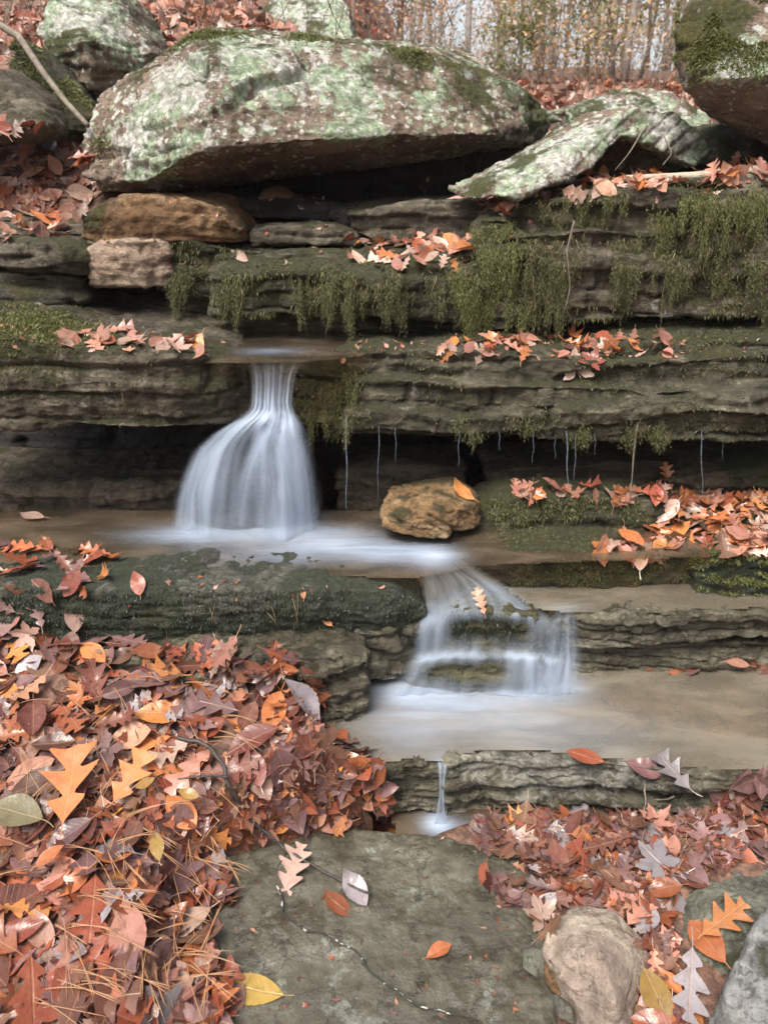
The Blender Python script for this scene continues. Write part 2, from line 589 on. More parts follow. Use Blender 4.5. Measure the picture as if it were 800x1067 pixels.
# ---------------------------------------------------------------- build the rocks
rock('boulder', [hull([(86, 152, 3.52), (89, 187, 3.52), (104, 102, 3.7), (135, 78, 3.75), (198, 42, 3.70), (216, 29, 3.95), (300, 44, 3.75),
                       (390, 45, 3.7), (446, 57, 3.75), (540, 92, 3.95), (588, 127, 4.2), (226, 152, 3.06), (216, 58, 3.30), (400, 141, 3.3),
                       (505, 140, 3.55), (100, 199, 3.5), (160, 202, 3.55), (330, 176, 3.65), (480, 162, 3.8), (565, 150, 4.15),
                       (230, 30, 4.7), (480, 50, 4.8), (140, 90, 4.5), (180, 190, 4.4), (500, 160, 4.7)]),
                   hull([(84, 146, 3.55), (86, 188, 3.52), (104, 98, 3.70), (150, 70, 3.72), (200, 44, 3.66), (214, 56, 3.34), (222, 120, 3.12), (224, 150, 3.08), (150, 190, 3.3)], .3)],
     M['boulder'], 'huge pale lichen covered block overhanging the dark hollow above the falls', 'boulder', vox=.0095, soft=0,
     big=.012, bigf=3.2, layers=.018, lk=10, tiltx=-.05, chip=.034, crack=.045, fine=.009,
     moss=[(205, 42, 3.75, .07, .7), (235, 35, 3.8, .06, .7), (320, 45, 3.75, .07, .7), (420, 55, 3.75, .09, .6), (480, 90, 3.8, .16, .45),
           (95, 150, 3.45, .08, .5), (560, 115, 4.0, .12, .5), (330, 172, 3.5, .2, -.8), (180, 190, 3.5, .25, -.8)],
     lich=[(200, 120, 3.35, .2, .55), (280, 90, 3.5, .25, .45), (340, 120, 3.45, .2, .3), (430, 110, 3.5, .22, .3), (150, 165, 3.4, .12, .5),
           (230, 170, 3.4, .17, -.9), (330, 165, 3.5, .2, -1), (120, 195, 3.5, .1, -.8), (430, 150, 3.6, .2, -.5)], seed=1)
rock('boulder', [hull([(40, 25, 4.4), (58, -8, 4.5), (124, -8, 4.6), (160, 55, 4.45), (152, 80, 4.35), (124, 110, 4.3), (94, 98, 4.2),
                       (50, 62, 4.25), (92, 42, 4.12)], .5)],
     M['boulder'], 'lichen spotted boulder perched left behind the huge block', 'boulder', vox=.013, seed=2, big=.03, chip=.02,
     moss=[(55, 55, 4.2, .12, .6), (105, 45, 4.1, .07, .8)], lich=[(80, 20, 4.3, .25, .5), (100, 90, 4.2, .15, -.6)])
rock('boulder', [hull([(-70, 70, 3.75), (-5, 72, 3.65), (32, 100, 3.6), (48, 128, 3.55), (40, 142, 3.5), (0, 142, 3.4), (-70, 150, 3.4)], .4)],
     M['ledgebare'], 'dark rounded rock at the left edge below the fallen branch', vox=.013, seed=3)
rock('boulder', [hull([(18, 38, 4.05), (46, 58, 4.0), (100, 124, 3.9), (92, 140, 3.85), (58, 134, 3.75), (8, 84, 3.8)], .35)],
     M['ledge'], 'mossy slanting rock leaning behind the fallen branch', vox=.013, seed=4, moss=[(60, 90, 3.8, .2, .5)])
rock('stone_block', [ledge([(84, 222, 252, 3.1), (100, 208, 256, 3.05), (140, 202, 256, 3.02), (190, 204, 254, 3.02), (230, 214, 256, 3.05),
                            (256, 238, 258, 3.12)], .5, bulge=.02)],
     M['brown'], 'brown rounded block wedged under the huge boulder', vox=.010, seed=5, layers=.014, soft=5,
     moss=[(92, 225, 3.05, .09, .7)])
rock('stone_block', [ledge([(94, 256, 300, 3.04), (115, 250, 304, 3.0), (150, 249, 305, 2.98), (176, 252, 300, 3.02)], .5)],
     M['tan'], 'tan squared block below the brown rounded block', vox=.009, seed=6, layers=.012, soft=4, moss=[(110, 298, 3.0, .06, .6)])
rock('rock_ledge', [ledge([(-90, 246, 284, 2.95), (0, 248, 283, 2.95), (60, 252, 286, 2.97), (92, 262, 286, 3.03)], .6, .04)],
     M['ledgebare'], 'upper thin ledge at left under the bank of leaves', vox=.010, seed=7, layers=.02, lk=20, moss=[(80, 270, 3, .1, .4)])
rock('rock_ledge', [ledge([(-90, 285, 334, 3.0), (20, 285, 334, 2.98), (70, 288, 332, 3.0), (90, 292, 326, 3.06)], .6)],
     M['ledge'], 'lower thin ledge at left above the mossy shelf', vox=.010, seed=8, layers=.03, lk=20)
rock('stone_block', [ledge([(168, 252, 300, 3.06), (200, 250, 312, 3.02), (240, 258, 315, 3.03), (275, 262, 310, 3.1)], .5),
                     ledge([(168, 296, 330, 3.12), (275, 300, 332, 3.14)], .4)],
     M['ledge'], 'dark mossy block between the tan block and the long mossy ledge', vox=.010, seed=9, moss=[(195, 280, 3, .12, .5)])
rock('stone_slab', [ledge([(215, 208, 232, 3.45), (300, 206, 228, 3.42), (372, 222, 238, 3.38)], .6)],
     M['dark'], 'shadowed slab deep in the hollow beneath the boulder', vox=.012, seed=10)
rock('stone_slab', [ledge([(262, 240, 258, 3.22), (300, 234, 257, 3.2), (345, 233, 256, 3.2), (374, 242, 258, 3.25)], .5)],
     M['ledgebare'], 'thin grey slab stepping out below the hollow', vox=.009, seed=11, layers=.012)
rock('stone_slab', [ledge([(362, 218, 250, 3.32), (440, 208, 252, 3.28), (500, 210, 250, 3.27), (518, 216, 250, 3.3)], .6)],
     M['ledgebare'], 'flat greyish block under the low end of the leaning slab', vox=.010, seed=12, layers=.015)
rock('stone_slab', [ledge([(250, 262, 280, 3.1), (300, 259, 280, 3.07), (355, 262, 282, 3.07), (380, 268, 284, 3.12)], .5)],
     M['ledge'], 'narrow slab lying on the long mossy ledge', vox=.009, seed=13, layers=.012)
rock('stone', [hull([(268, 215, 3.5), (275, 198, 3.5), (292, 196, 3.52), (303, 205, 3.5), (300, 220, 3.48), (275, 222, 3.48)], .15)],
     M['brown'], 'small brown stone propped under the boulder', 'stone', vox=.01, seed=14, big=.01)
rock('rock_ledge', [ledge([(222, 284, 328, 2.92), (300, 279, 326, 2.88), (400, 281, 326, 2.87), (500, 276, 340, 2.9)], .8, .10),
                    ledge([(215, 325, 352, 3.08), (500, 325, 352, 3.08)], .6)],
     M['ledge'], 'long mossy ledge behind the top of the waterfall', vox=.0085, seed=15, layers=.025,
     moss=[(300, 290, 2.87, .2, .3), (430, 290, 2.87, .2, .3)])
rock('rock_ledge', [ledge([(496, 222, 246, 3.1), (560, 206, 243, 3.05), (650, 193, 240, 3.0), (720, 189, 242, 3.0), (900, 178, 244, 3.0)], .9, .05),
                    ledge([(472, 268, 344, 2.96), (520, 246, 346, 2.95), (600, 240, 336, 2.96), (700, 242, 330, 2.97), (900, 238, 338, 2.97)], .9),
                    hull([(490, 236, 3.02), (500, 226, 3.0), (530, 226, 3.0), (548, 240, 3.0), (535, 268, 2.98), (496, 266, 2.98)], .2)],
     M['ledgebare'], 'thick upper right ledge draped with hanging moss', vox=.009, seed=16, layers=.034, lk=13,
     moss=[(515, 245, 3.0, .10, .5), (540, 290, 2.95, .16, .35), (700, 215, 3, .14, .35), (760, 250, 2.97, .2, .3), (680, 270, 2.97, .12, .2),
           (620, 285, 2.96, .1, -.6), (570, 225, 3.0, .1, .3)])
rock('rock_ledge', [ledge([(-100, 345, 452, 2.5), (0, 347, 449, 2.5), (60, 362, 447, 2.5), (120, 366, 447, 2.5), (190, 368, 446, 2.53), (236, 376, 438, 2.6),
                           (262, 398, 428, 2.7)], .95, .035, bulge=.03)],
     M['ledgebare'], 'thick mossy shelf left of the waterfall overhanging a black cave', vox=.0078, seed=17, layers=.024, lk=10, tiltx=.03,
     moss=[(20, 345, 2.55, .22, .6), (230, 400, 2.6, .12, .5), (90, 400, 2.5, .12, -.1), (150, 430, 2.5, .3, .2)])
rock('rock_ledge', [ledge([(296, 384, 440, 2.80), (330, 372, 446, 2.74), (372, 366, 450, 2.70), (420, 362, 456, 2.68), (520, 368, 458, 2.66),
                           (640, 374, 460, 2.66), (800, 372, 462, 2.66), (900, 372, 462, 2.66)], .9, .02),
                    ledge([(366, 398, 450, 2.64), (420, 392, 456, 2.61), (500, 398, 459, 2.6), (700, 404, 462, 2.6), (900, 402, 463, 2.6)], .8, bulge=.02)],
     M['ledge'], 'long double ledge right of the waterfall dripping water', vox=.0078, seed=18, layers=.030, lk=11.5, tiltx=-.03,
     moss=[(330, 400, 2.7, .15, .4), (760, 430, 2.6, .2, -.4), (480, 385, 2.66, .15, -.3)])
rock('rock_ledge', [ledge([(600, 368, 388, 2.82), (660, 358, 390, 2.78), (720, 355, 392, 2.77), (900, 352, 392, 2.77)], .5)],
     M['ledge'], 'thin mossy slab on the right end of the double ledge', vox=.010, seed=19, layers=.012)
# hollow walls, shade painted into their black colour
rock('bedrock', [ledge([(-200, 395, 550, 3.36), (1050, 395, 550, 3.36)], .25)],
     M['dark'], 'bedrock wall painted shade black at the back of the hollow behind the falls', vox=.018, seed=20, layers=.04)
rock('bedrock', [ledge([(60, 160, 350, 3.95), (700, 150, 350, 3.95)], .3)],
     M['dark'], 'bedrock painted shade black at the back of the gap under the huge boulder', vox=.02, seed=21, layers=.03)
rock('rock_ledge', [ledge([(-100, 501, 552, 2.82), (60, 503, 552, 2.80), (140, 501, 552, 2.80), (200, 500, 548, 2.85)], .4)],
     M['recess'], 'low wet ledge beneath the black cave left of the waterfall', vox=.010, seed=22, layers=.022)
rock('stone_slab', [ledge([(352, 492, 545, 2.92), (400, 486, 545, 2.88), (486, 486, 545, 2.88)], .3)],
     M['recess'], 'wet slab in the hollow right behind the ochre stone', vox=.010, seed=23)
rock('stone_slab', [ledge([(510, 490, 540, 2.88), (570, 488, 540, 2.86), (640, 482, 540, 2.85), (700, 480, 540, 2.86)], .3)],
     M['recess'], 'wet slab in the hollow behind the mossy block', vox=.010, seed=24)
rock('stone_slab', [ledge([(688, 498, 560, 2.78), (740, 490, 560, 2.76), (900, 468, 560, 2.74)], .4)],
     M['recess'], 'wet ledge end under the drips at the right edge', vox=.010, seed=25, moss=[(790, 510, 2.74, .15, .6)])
rock('stone', [hull([(397, 534, 2.52), (408, 519, 2.58), (440, 513, 2.6), (474, 508, 2.6), (498, 524, 2.56), (497, 548, 2.52), (462, 562, 2.44),
                     (420, 558, 2.44), (398, 550, 2.47), (458, 531, 2.43), (412, 536, 2.45), (488, 530, 2.47)], .12)],
     M['orange'], 'ochre stone sitting in the pool right of the waterfall', 'stone', vox=.006, seed=26, big=.006, layers=.014, lk=26, chip=.016,
     tiltx=.5, soft=1, moss=[(410, 535, 2.45, .06, .4)])
rock('stone_block', [ledge([(494, 528, 566, 2.63), (520, 518, 568, 2.58), (600, 516, 566, 2.57), (680, 518, 566, 2.58), (712, 530, 564, 2.62)], .17, .01)],
     M['ledge'], 'mossy block topped with orange leaves right of the ochre stone', vox=.009, seed=27, layers=.012, soft=5,
     moss=[(600, 540, 2.57, .3, .4), (620, 518, 2.6, .07, -.8)])
rock('stone_slab', [ledge([(452, 588, 612, 2.42), (500, 575, 614, 2.40), (560, 573, 612, 2.39), (650, 573, 612, 2.40), (738, 580, 612, 2.42)], .22)],
     M['ledge'], 'narrow mossy sill between the plunge pool and step pool', vox=.008, seed=28, layers=.01, soft=4,
     moss=[(600, 590, 2.4, .3, .3), (510, 588, 2.4, .05, -.8)])
rock('stone_block', [ledge([(722, 592, 640, 2.36), (750, 582, 642, 2.33), (800, 578, 645, 2.33), (900, 578, 655, 2.33)], .4, .02)],
     M['algae'], 'rounded green mossy rock at the right edge beside the step pool', vox=.009, seed=29, layers=.01, soft=6,
     moss=[(775, 585, 2.35, .12, .8)])
rock('stone_slab', [hull([(655, 566, 2.52), (720, 585, 2.44), (900, 585, 2.42), (900, 520, 2.72), (720, 522, 2.72), (690, 540, 2.62)], 0, -1.5)],
     M['recess'], 'sloping rock beneath the right hand leaf pile', vox=.010, seed=30, layers=.01)
rock('rock_slab', [ledge([(-120, 612, 700, 2.115), (0, 612, 695, 2.112), (100, 612, 680, 2.112), (200, 611, 672, 2.112), (300, 612, 668, 2.112), (390, 616, 664, 2.135),
                          (420, 620, 660, 2.15), (444, 630, 656, 2.21)], .55, -.035, bulge=.02)],
     M['algae'], 'broad dark algae covered slab below the plunge pool', vox=.008, seed=31, layers=.010, soft=8, big=.014, chip=.004, moss=[(100, 640, 2.1, .4, .1), (330, 640, 2.1, .3, .1),
           (240, 612, 2.12, .12, -.5)])
rock('stone_slab', [ledge([(60, 690, 735, 2.0), (200, 688, 740, 1.98), (300, 686, 745, 1.97), (350, 682, 756, 1.97), (384, 690, 754, 2.0)], .3, .005)],
     M['wetgrey'], 'wet layered stone sticking out of the left leaf pile', vox=.008, seed=32, layers=.028, lk=22, tiltx=-.1)
rock('stone_slab', [ledge([(310, 656, 708, 2.17), (380, 652, 712, 2.15), (420, 650, 710, 2.16), (438, 646, 704, 2.2)], .3)],
     M['wetgrey'], 'dark layered rock under the right end of the algae slab', vox=.008, seed=33, layers=.025, lk=20)
rock('rock_ledge', [ledge([(572, 650, 676, 2.24), (600, 641, 674, 2.225), (680, 638, 672, 2.225), (760, 636, 668, 2.23), (900, 633, 664, 2.235)], .14, -.02),
                    ledge([(578, 674, 712, 2.26), (640, 674, 712, 2.24), (760, 670, 706, 2.25), (900, 668, 704, 2.25)], .16)],
     M['wetgrey'], 'wet foliated ledge holding back the step pool', vox=.006, seed=34, layers=.022, lk=24, tiltx=.07, fine=.006)
rock('stone', [ledge([(424, 664, 700, 2.26), (446, 640, 690, 2.21), (480, 632, 684, 2.19), (520, 632, 684, 2.18), (556, 638, 684, 2.18), (586, 658, 690, 2.21)], .24, -.035),
               ledge([(424, 690, 740, 2.17), (470, 684, 740, 2.13), (540, 684, 740, 2.13), (585, 694, 740, 2.16)], .3)],
     M['olive'], 'stepped green rock under the small cascade', 'stone', vox=.007, seed=35, layers=.008, soft=8, big=.015)
rock('rock_ledge', [ledge([(464, 794, 852, 1.79), (500, 786, 852, 1.822), (560, 787, 853, 1.818), (620, 794, 856, 1.79), (700, 803, 858, 1.755),
                           (760, 808, 862, 1.735), (900, 812, 868, 1.72)], .2, -.04)],
     M['wetgrey'], 'cracked grey ledge damming the lowest broad pool', vox=.006, seed=36, layers=.02, lk=26, tiltx=-.05, fine=.006,
     lich=[(540, 810, 1.8, .14, .7), (660, 820, 1.76, .14, .6), (600, 800, 1.8, .1, .5), (490, 810, 1.8, .06, .6)])
rock('stone', [ledge([(335, 806, 852, 1.74), (388, 803, 852, 1.752), (420, 796, 850, 1.785), (450, 792, 848, 1.80), (463, 800, 846, 1.80)], .22, -.03)],
     M['wetgrey'], 'pale wet stone left of the lowest tiny spill', 'stone', vox=.006, seed=37, layers=.014, lk=22)
rock('rock_slab', [hull([PZ(235, 872, -1.80), PZ(330, 858, -1.82), PZ(440, 868, -1.84), PZ(540, 880, -1.85), PZ(600, 925, -1.86), PZ(585, 1000, -1.84),
                         PZ(560, 1190, -1.80), PZ(150, 1190, -1.74), PZ(180, 1000, -1.75), PZ(190, 910, -1.77)], 0, -2.05)],
     M['slab'], 'large flat greenish slab in the foreground', vox=.007, seed=38, layers=.008, soft=3, big=.010, bigf=2.5, chip=.006, crack=.006, fine=.0035)
rock('stone', [hull([(574, 964, 1.30), (600, 946, 1.36), (640, 951, 1.35), (680, 988, 1.27), (675, 1010, 1.21), (657, 1082, 1.05), (640, 1120, 1.01), (612, 1085, 1.06),
                     (584, 1020, 1.17), (565, 988, 1.25), (628, 1000, 1.165), (640, 1040, 1.09)], 0, -2.0, .8)],
     M['pink'], 'smooth pinkish tan stone standing in the wet leaves', 'stone', vox=.006, seed=39, layers=.006, big=.008, soft=2, chip=.008, crack=.010, fine=.003)
rock('boulder', [hull([(688, 945, 1.44), (704, 905, 1.56), (750, 888, 1.62), (900, 880, 1.62), (900, 1000, 1.2), (760, 1190, .92), (700, 1190, .98), (690, 1020, 1.24),
                       (745, 950, 1.34)], 0, -2.0)],
     M['greengrey'], 'green patched boulder at lower right holding a yellow leaf', vox=.007, seed=40, layers=.006, big=.015, soft=7, chip=.008,
     lich=[(725, 910, 1.5, .10, .8)])
rock('boulder', [hull([(820, 915, 1.30), (785, 965, 1.2), (757, 1040, 1.06), (745, 1190, .88), (950, 1190, .88), (950, 880, 1.36)], 0, -2.0)],
     M['greyblue'], 'blue grey boulder filling the lower right corner', vox=.007, seed=41, layers=.006, big=.012, soft=6, chip=.006)
for i, (px, py, D, r, mt, lb) in enumerate([(575, 1020, 1.20, .040, 'brown', 'brown pebble beside the pinkish stone'),
                                            (588, 1050, 1.12, .030, 'slab', 'dark pebble at the foot of the pinkish stone'),
                                            (562, 1002, 1.24, .045, 'greengrey', 'greenish pebble half under the pinkish stone')]):
    c = P(px, py, D)
    rr = random.Random(i)
    pts = [c + np.array([rr.uniform(-1, 1), rr.uniform(-1, 1), rr.uniform(-.8, .5)]) * r for _ in range(14)]
    rock('pebble', [hull(pts)], M[mt], lb, 'pebble', vox=.004, seed=50 + i, big=.004, layers=.001, chip=.002, crack=.0, fine=.001, soft=4)
# upper right rocks
rock('rock_slab', [hull([(466, 198, 3.16), (482, 208, 3.06), (540, 206, 3.0), (610, 180, 3.06), (648, 142, 3.22), (668, 112, 3.32), (612, 119, 3.44), (520, 174, 3.32),
                         (605, 150, 3.12)], .12),
                   hull([(640, 122, 3.35), (662, 112, 3.4), (700, 114, 3.5), (740, 158, 3.5), (704, 184, 3.55), (600, 182, 3.5)], .4),
                   hull([(632, 124, 3.24), (668, 111, 3.28), (706, 114, 3.33), (744, 154, 3.36), (722, 174, 3.32), (684, 148, 3.27), (648, 140, 3.22)], .22)],
     M['boulder'], 'whitish slab leaning up to the right against dark rock', 'slab', vox=.010, seed=60, layers=.02, lk=16, tiltx=-.7, big=.02,
     lich=[(560, 170, 3.15, .25, .45), (620, 140, 3.2, .12, .3), (640, 170, 3.5, .12, -1.0), (700, 135, 3.3, .14, .7)], moss=[(500, 190, 3.15, .08, .5), (670, 140, 3.4, .2, -.4)])  # lichen weights also paint the lit end pale and shaded underside dark
rock('boulder', [hull([(588, 112, 4.7), (640, 92, 4.9), (700, 95, 4.9), (744, 122, 4.8), (738, 160, 4.5), (600, 145, 4.5)], .7)],
     M['boulder'], 'pale green low rock lying beyond the leaning slab', vox=.016, seed=61, lich=[(660, 110, 4.6, .3, .4)])
rock('boulder', [hull([(704, 30, 3.25), (714, 8, 3.35), (740, -40, 3.35), (930, -70, 3.3), (707, 93, 3.18), (760, 82, 2.98), (930, 66, 2.9), (800, 152, 3.3),
                       (930, 172, 3.2), (742, 122, 3.42), (720, 20, 3.9), (930, -60, 4.0), (930, 150, 4.0), (740, 100, 3.9)])],
     M['boulder'], 'mossy topped boulder jutting in at the upper right corner', 'boulder', vox=.011, seed=62, layers=.02, lk=11,
     moss=[(720, 50, 3.15, .14, .7), (760, 20, 3.15, .14, .6), (800, 50, 2.95, .12, .5), (780, 110, 3.1, .2, -1)], lich=[(765, 55, 3.0, .14, .9), (740, 80, 3.0, .1, .6), (800, 125, 3.1, .25, -1)])
rock('boulder', [hull([(722, 158, 3.75), (740, 135, 3.8), (790, 118, 3.8), (930, 120, 3.7), (930, 196, 3.5), (722, 192, 3.6)], .5)],
     M['ledge'], 'dark mossy rock under the corner boulder', vox=.013, seed=63)
rock('boulder', [hull([(262, 22, 6.4), (290, -12, 6.6), (340, -16, 6.6), (368, 10, 6.4), (366, 45, 6.2), (270, 45, 6.2)], .8)],
     M['boulder'], 'pale lichened rock far up the slope behind the huge block', vox=.02, seed=64, lich=[(310, 10, 6.3, .5, .4)])

# ---------------------------------------------------------------- ground
def pile_edge(y):
    return np.interp(y, [0.6, 1.05, 1.35, 1.5, 1.62, 1.75, 1.9, 2.05, 2.2], [-.30, -.34, -.42, -.42, -.18, .02, -.10, -.22, -.4])


def ground_z(x, y):
    zb = np.interp(y, [-40, -18, -8, -3, 0, 3.4, 3.6, 3.95, 4.3, 5, 8, 12, 20, 40, 80], [24, 13, 3.5, -1.5, -2.05, -2.0, -1.2, -.3, .0, .14, .56, 1.0, 1.9, 3.0, 3.6])  # unseen rise behind the camera, added to cut low frontal light
    zl = np.interp(y, [-40, -18, -8, -3, 0, 3.40, 3.48, 3.56, 4.2, 5, 7, 12, 20, 40, 80], [24, 13, 3.5, -1.5, -2.05, -2.0, -.6, -.15, .22, .60, 1.15, 2.2, 3.4, 4.5, 5])
    w = sstep(.2, -1.1, x - (y - 3.5) * .05)
    w2 = sstep(-.85, -1.25, x)
    w = np.where(y < 4.3, np.where(y < 3.3, w2, w2 + (w - w2) * np.clip((y - 3.3), 0, 1)), w)
    z = zb + (zl - zb) * w
    # leaf pile at lower left
    hp = np.interp(y, [.5, 1.0, 1.4, 1.95, 2.15], [-1.70, -1.71, -1.66, -1.51, -1.49]) + .05 * np.clip(-x - .5, 0, 1)
    k = sstep(-.02, .20, pile_edge(y) - x) * sstep(2.22, 2.08, y)
    z = np.where(y < 2.4, z + (hp - z) * k, z)
    # wet drift between the slab and the right boulders
    k2 = np.exp(-((x - .42 - .35 * (1.6 - y) * 0) / .30) ** 2) * sstep(1.80, 1.70, y) * (1 - k)
    z = np.where(y < 1.85, z + (-1.845 - z) * np.clip(k2 * 1.6, 0, 1), z)
    k3 = sstep(.40, .62, x) * sstep(1.80, 1.68, y)
    z = np.where(y < 1.85, np.maximum(z, -1.80 * k3 + -2.05 * (1 - k3)), z)
    return z


gx = np.concatenate([np.linspace(-60, -6, 28), np.linspace(-5.6, -2.2, 18), np.linspace(-2.15, 2.15, 150), np.linspace(2.2, 5.6, 18), np.linspace(6, 60, 28)])
gy = np.concatenate([np.linspace(-40, -4.5, 24), np.linspace(-4, .4, 10), np.linspace(.45, 4.5, 150), np.linspace(4.6, 12, 60), np.linspace(12.5, 90, 50)])
X, Y = np.meshgrid(gx, gy, indexing='ij')
Z = ground_z(X, Y)
pp = np.stack([X.ravel(), Y.ravel(), np.zeros(X.size)], 1)
Z = Z + (.02 * fbm(pp * 4, 3)).reshape(Z.shape) * (Y < 3) + (.05 * fbm(pp * 1.5, 4)).reshape(Z.shape) * (Y > 3.6) + \
    (.25 * fbm(pp * .25, 2)).reshape(Z.shape) * sstep(7, 14, Y)
nx, ny = X.shape
ii = (np.arange(nx - 1)[:, None] * ny + np.arange(ny - 1)[None]).ravel()
q = np.stack([ii, ii + ny, ii + ny + 1, ii + 1], 1)
g = G('leaf_littered_soil')
o = g.coords()
ln = g.noise(26, 9, .72, o, .5)
c = g.ramp(ln, [(.32, (.035, .02, .013)), (.46, (.10, .052, .035)), (.56, (.19, .10, .065)), (.68, (.30, .17, .115))])
c = g.mix(g.smooth(g.noise(3, 5, .6, o), .45, .65), c, g.mix(1, c, (.6, .55, .55), 'MULTIPLY'))
hh = ln
pb = g.n('BsdfPrincipled', {'Base Color': c, 'Roughness': .75, 'Normal': g.bump(hh, .5, .012)})
M['soil'] = g.done(pb.outputs[0])
gr = link('ground', mesh_np('ground', np.stack([X.ravel(), Y.ravel(), Z.ravel() + H], 1), q, [M['soil']]))
tag(gr, kind='structure')

# ---------------------------------------------------------------- raycast on what is built so far
bpy.context.view_layer.update()
DG = bpy.context.evaluated_depsgraph_get()
EYE = Vector((0, 0, H))


def cast_px(px, py):
    d = Vector(ray(px, py)).normalized()
    ok, loc, nor, idx, ob, m = SC.ray_cast(DG, EYE, d)
    return (np.array(loc), np.array(nor), ob) if ok else None


def cast_down(x, y, z=H + 3):
    ok, loc, nor, idx, ob, m = SC.ray_cast(DG, Vector((x, y, z)), Vector((0, 0, -1)))
    return (np.array(loc), np.array(nor), ob) if ok else None


def inpoly(px, py, poly):
    r = False
    j = len(poly) - 1
    for i in range(len(poly)):
        (xi, yi), (xj, yj) = poly[i], poly[j]
        if (yi > py) != (yj > py) and px < (xj - xi) * (py - yi) / (yj - yi) + xi:
            r = not r
        j = i
    return r


def rand_in(poly, rr):
    xs, ys = [p[0] for p in poly], [p[1] for p in poly]
    while True:
        x, y = rr.uniform(min(xs), max(xs)), rr.uniform(min(ys), max(ys))
        if inpoly(x, y, poly):
            return x, y


# ---------------------------------------------------------------- leaves
def leaf_geo(kind, L, rr, nl=22, nc=7, curl=1.0):
    """flat leaf in local xy (stalk at -y), bent into shape; returns V, quads/tris list, uv"""
    if kind == 'star':
        npt, lobes = 60, 5
        th = np.linspace(-math.pi * .86, math.pi * .86, npt)
        lob = np.abs(((th * 1.17 * lobes / (2 * math.pi)) % 1.0) * 2 - 1)
        lob2 = np.abs(((th * 1.17 * lobes * 3 / (2 * math.pi)) % 1.0) * 2 - 1)
        r = (.44 + .50 * lob ** .95 + .10 * lob2) * (1 - .18 * np.abs(th) / math.pi) * L * .62 * (1 + .06 * np.sin(th * 23 + rr.random() * 6))
        rings = [.0, .3, .55, .78, 1.0]
        V, uv = [], []
        for k, s in enumerate(rings):
            for t, rad in zip(th, r):
                x, y = math.sin(t) * rad * s, math.cos(t) * rad * s
                V.append((x, y, 0))
                uv.append((.5 + x / L * .8, .4 + y / L * .8))
        V = np.array(V)
        Q = []
        for k in range(len(rings) - 1):
            for i in range(npt - 1):
                a = k * npt + i
                Q.append((a, a + 1, a + 1 + npt, a + npt))
        Q = np.array(Q)
        st0 = np.array([0, 0, 0.])
    else:
        t = np.linspace(0, 1, nl)
        u = np.linspace(-1, 1, nc)
        if kind == 'oak':          # rounded finger lobes
            n = rr.choice([3.5, 4.0, 4.5])
            env = np.sin(np.pi * np.clip(t, 0, 1) ** .85) ** .55 * (.55 + .55 * t)
            lob = .5 - .5 * np.cos(2 * np.pi * (n * t + .1))
            w = .34 * env * (.20 + .80 * lob ** .8)
            w *= sstep(0, .06, t) * .95 + .05
            fwd = .45
        elif kind == 'red oak':    # pointed lobes
            n = rr.choice([3.0, 3.5])
            env = np.sin(np.pi * t ** .9) ** .5 * (.62 + .45 * t)
            lob = np.abs(((n * t + .05) % 1.0) * 2 - 1)
            w = .46 * env * (.18 + .82 * (1 - lob) ** 1.3)
            fwd = .55
        else:                      # plain oval with a drawn-out tip
            asp = rr.uniform(.22, .32)
            w = asp * np.sin(np.pi * t ** rr.uniform(.75, 1.05)) ** .85
            w = w * (1 + .03 * np.sin(t * 60))
            fwd = .12
        w = np.maximum(w, .006)
        asym = 1 + .12 * rr.uniform(-1, 1)
        V, uv = [], []
        jl, jr = rr.uniform(-.03, .03), rr.uniform(-.03, .03)
        for i in range(nl):
            for j in range(nc):
                ww = w[i] if u[j] < 0 else np.interp(min(1, max(0, t[i] + jl)), t, w) * asym
                V.append((u[j] * ww * L, (t[i] - .5 + abs(u[j]) * fwd * ww) * L, 0))
                uv.append((.5 + .5 * u[j] * ww / .45, t[i]))
        V = np.array(V)
        Q = np.array([(i * nc + j, i * nc + j + 1, (i + 1) * nc + j + 1, (i + 1) * nc + j) for i in range(nl - 1) for j in range(nc - 1)])
        st0 = np.array([0, -.5 * L, 0])
    # stalk
    sl = L * rr.uniform(.12, .3)
    b = rr.uniform(-.3, .3)
    wv = .006 * L + .0004
    k0 = len(V)
    sv = []
    for i in range(5):
        s = i / 4
        sv += [(st0[0] - wv + b * sl * s * s, st0[1] - sl * s, 0.0015), (st0[0] + wv + b * sl * s * s, st0[1] - sl * s, 0.0015)]
    V = np.concatenate([V, np.array(sv)])
    uv = np.array(uv + [(.5, 0)] * 10)
    Q = np.concatenate([Q, np.array([(k0 + 2 * i, k0 + 2 * i + 1, k0 + 2 * i + 3, k0 + 2 * i + 2) for i in range(4)])])
    # shape it
    x, y = V[:, 0] / L, V[:, 1] / L
    cy, cx, tw = rr.uniform(-.5, .9) * curl, rr.uniform(-.4, 1.5) * curl, rr.uniform(-.5, .5) * curl
    sd = rr.uniform(0, 90)
    rip = pn(np.stack([x * 5 + sd, y * 5, np.full(len(x), sd)], 1)) * .05 * curl
    z = cy * y * y * .5 + cx * x * x * 1.0 + tw * x * y + rip * (.3 + 2 * np.abs(x))
    if rr.random() < .28:          # folded along the midrib
        z += abs(rr.gauss(0, .35)) * np.abs(x) * curl
    if rr.random() < .3:           # one end rolled up
        k = np.clip(y - rr.uniform(.05, .25), 0, 1)
        z += 1.6 * k * k * curl
    V[:, 2] += z * L
    V[:, 2] -= np.percentile(V[:, 2], 20)
    return V, Q, uv


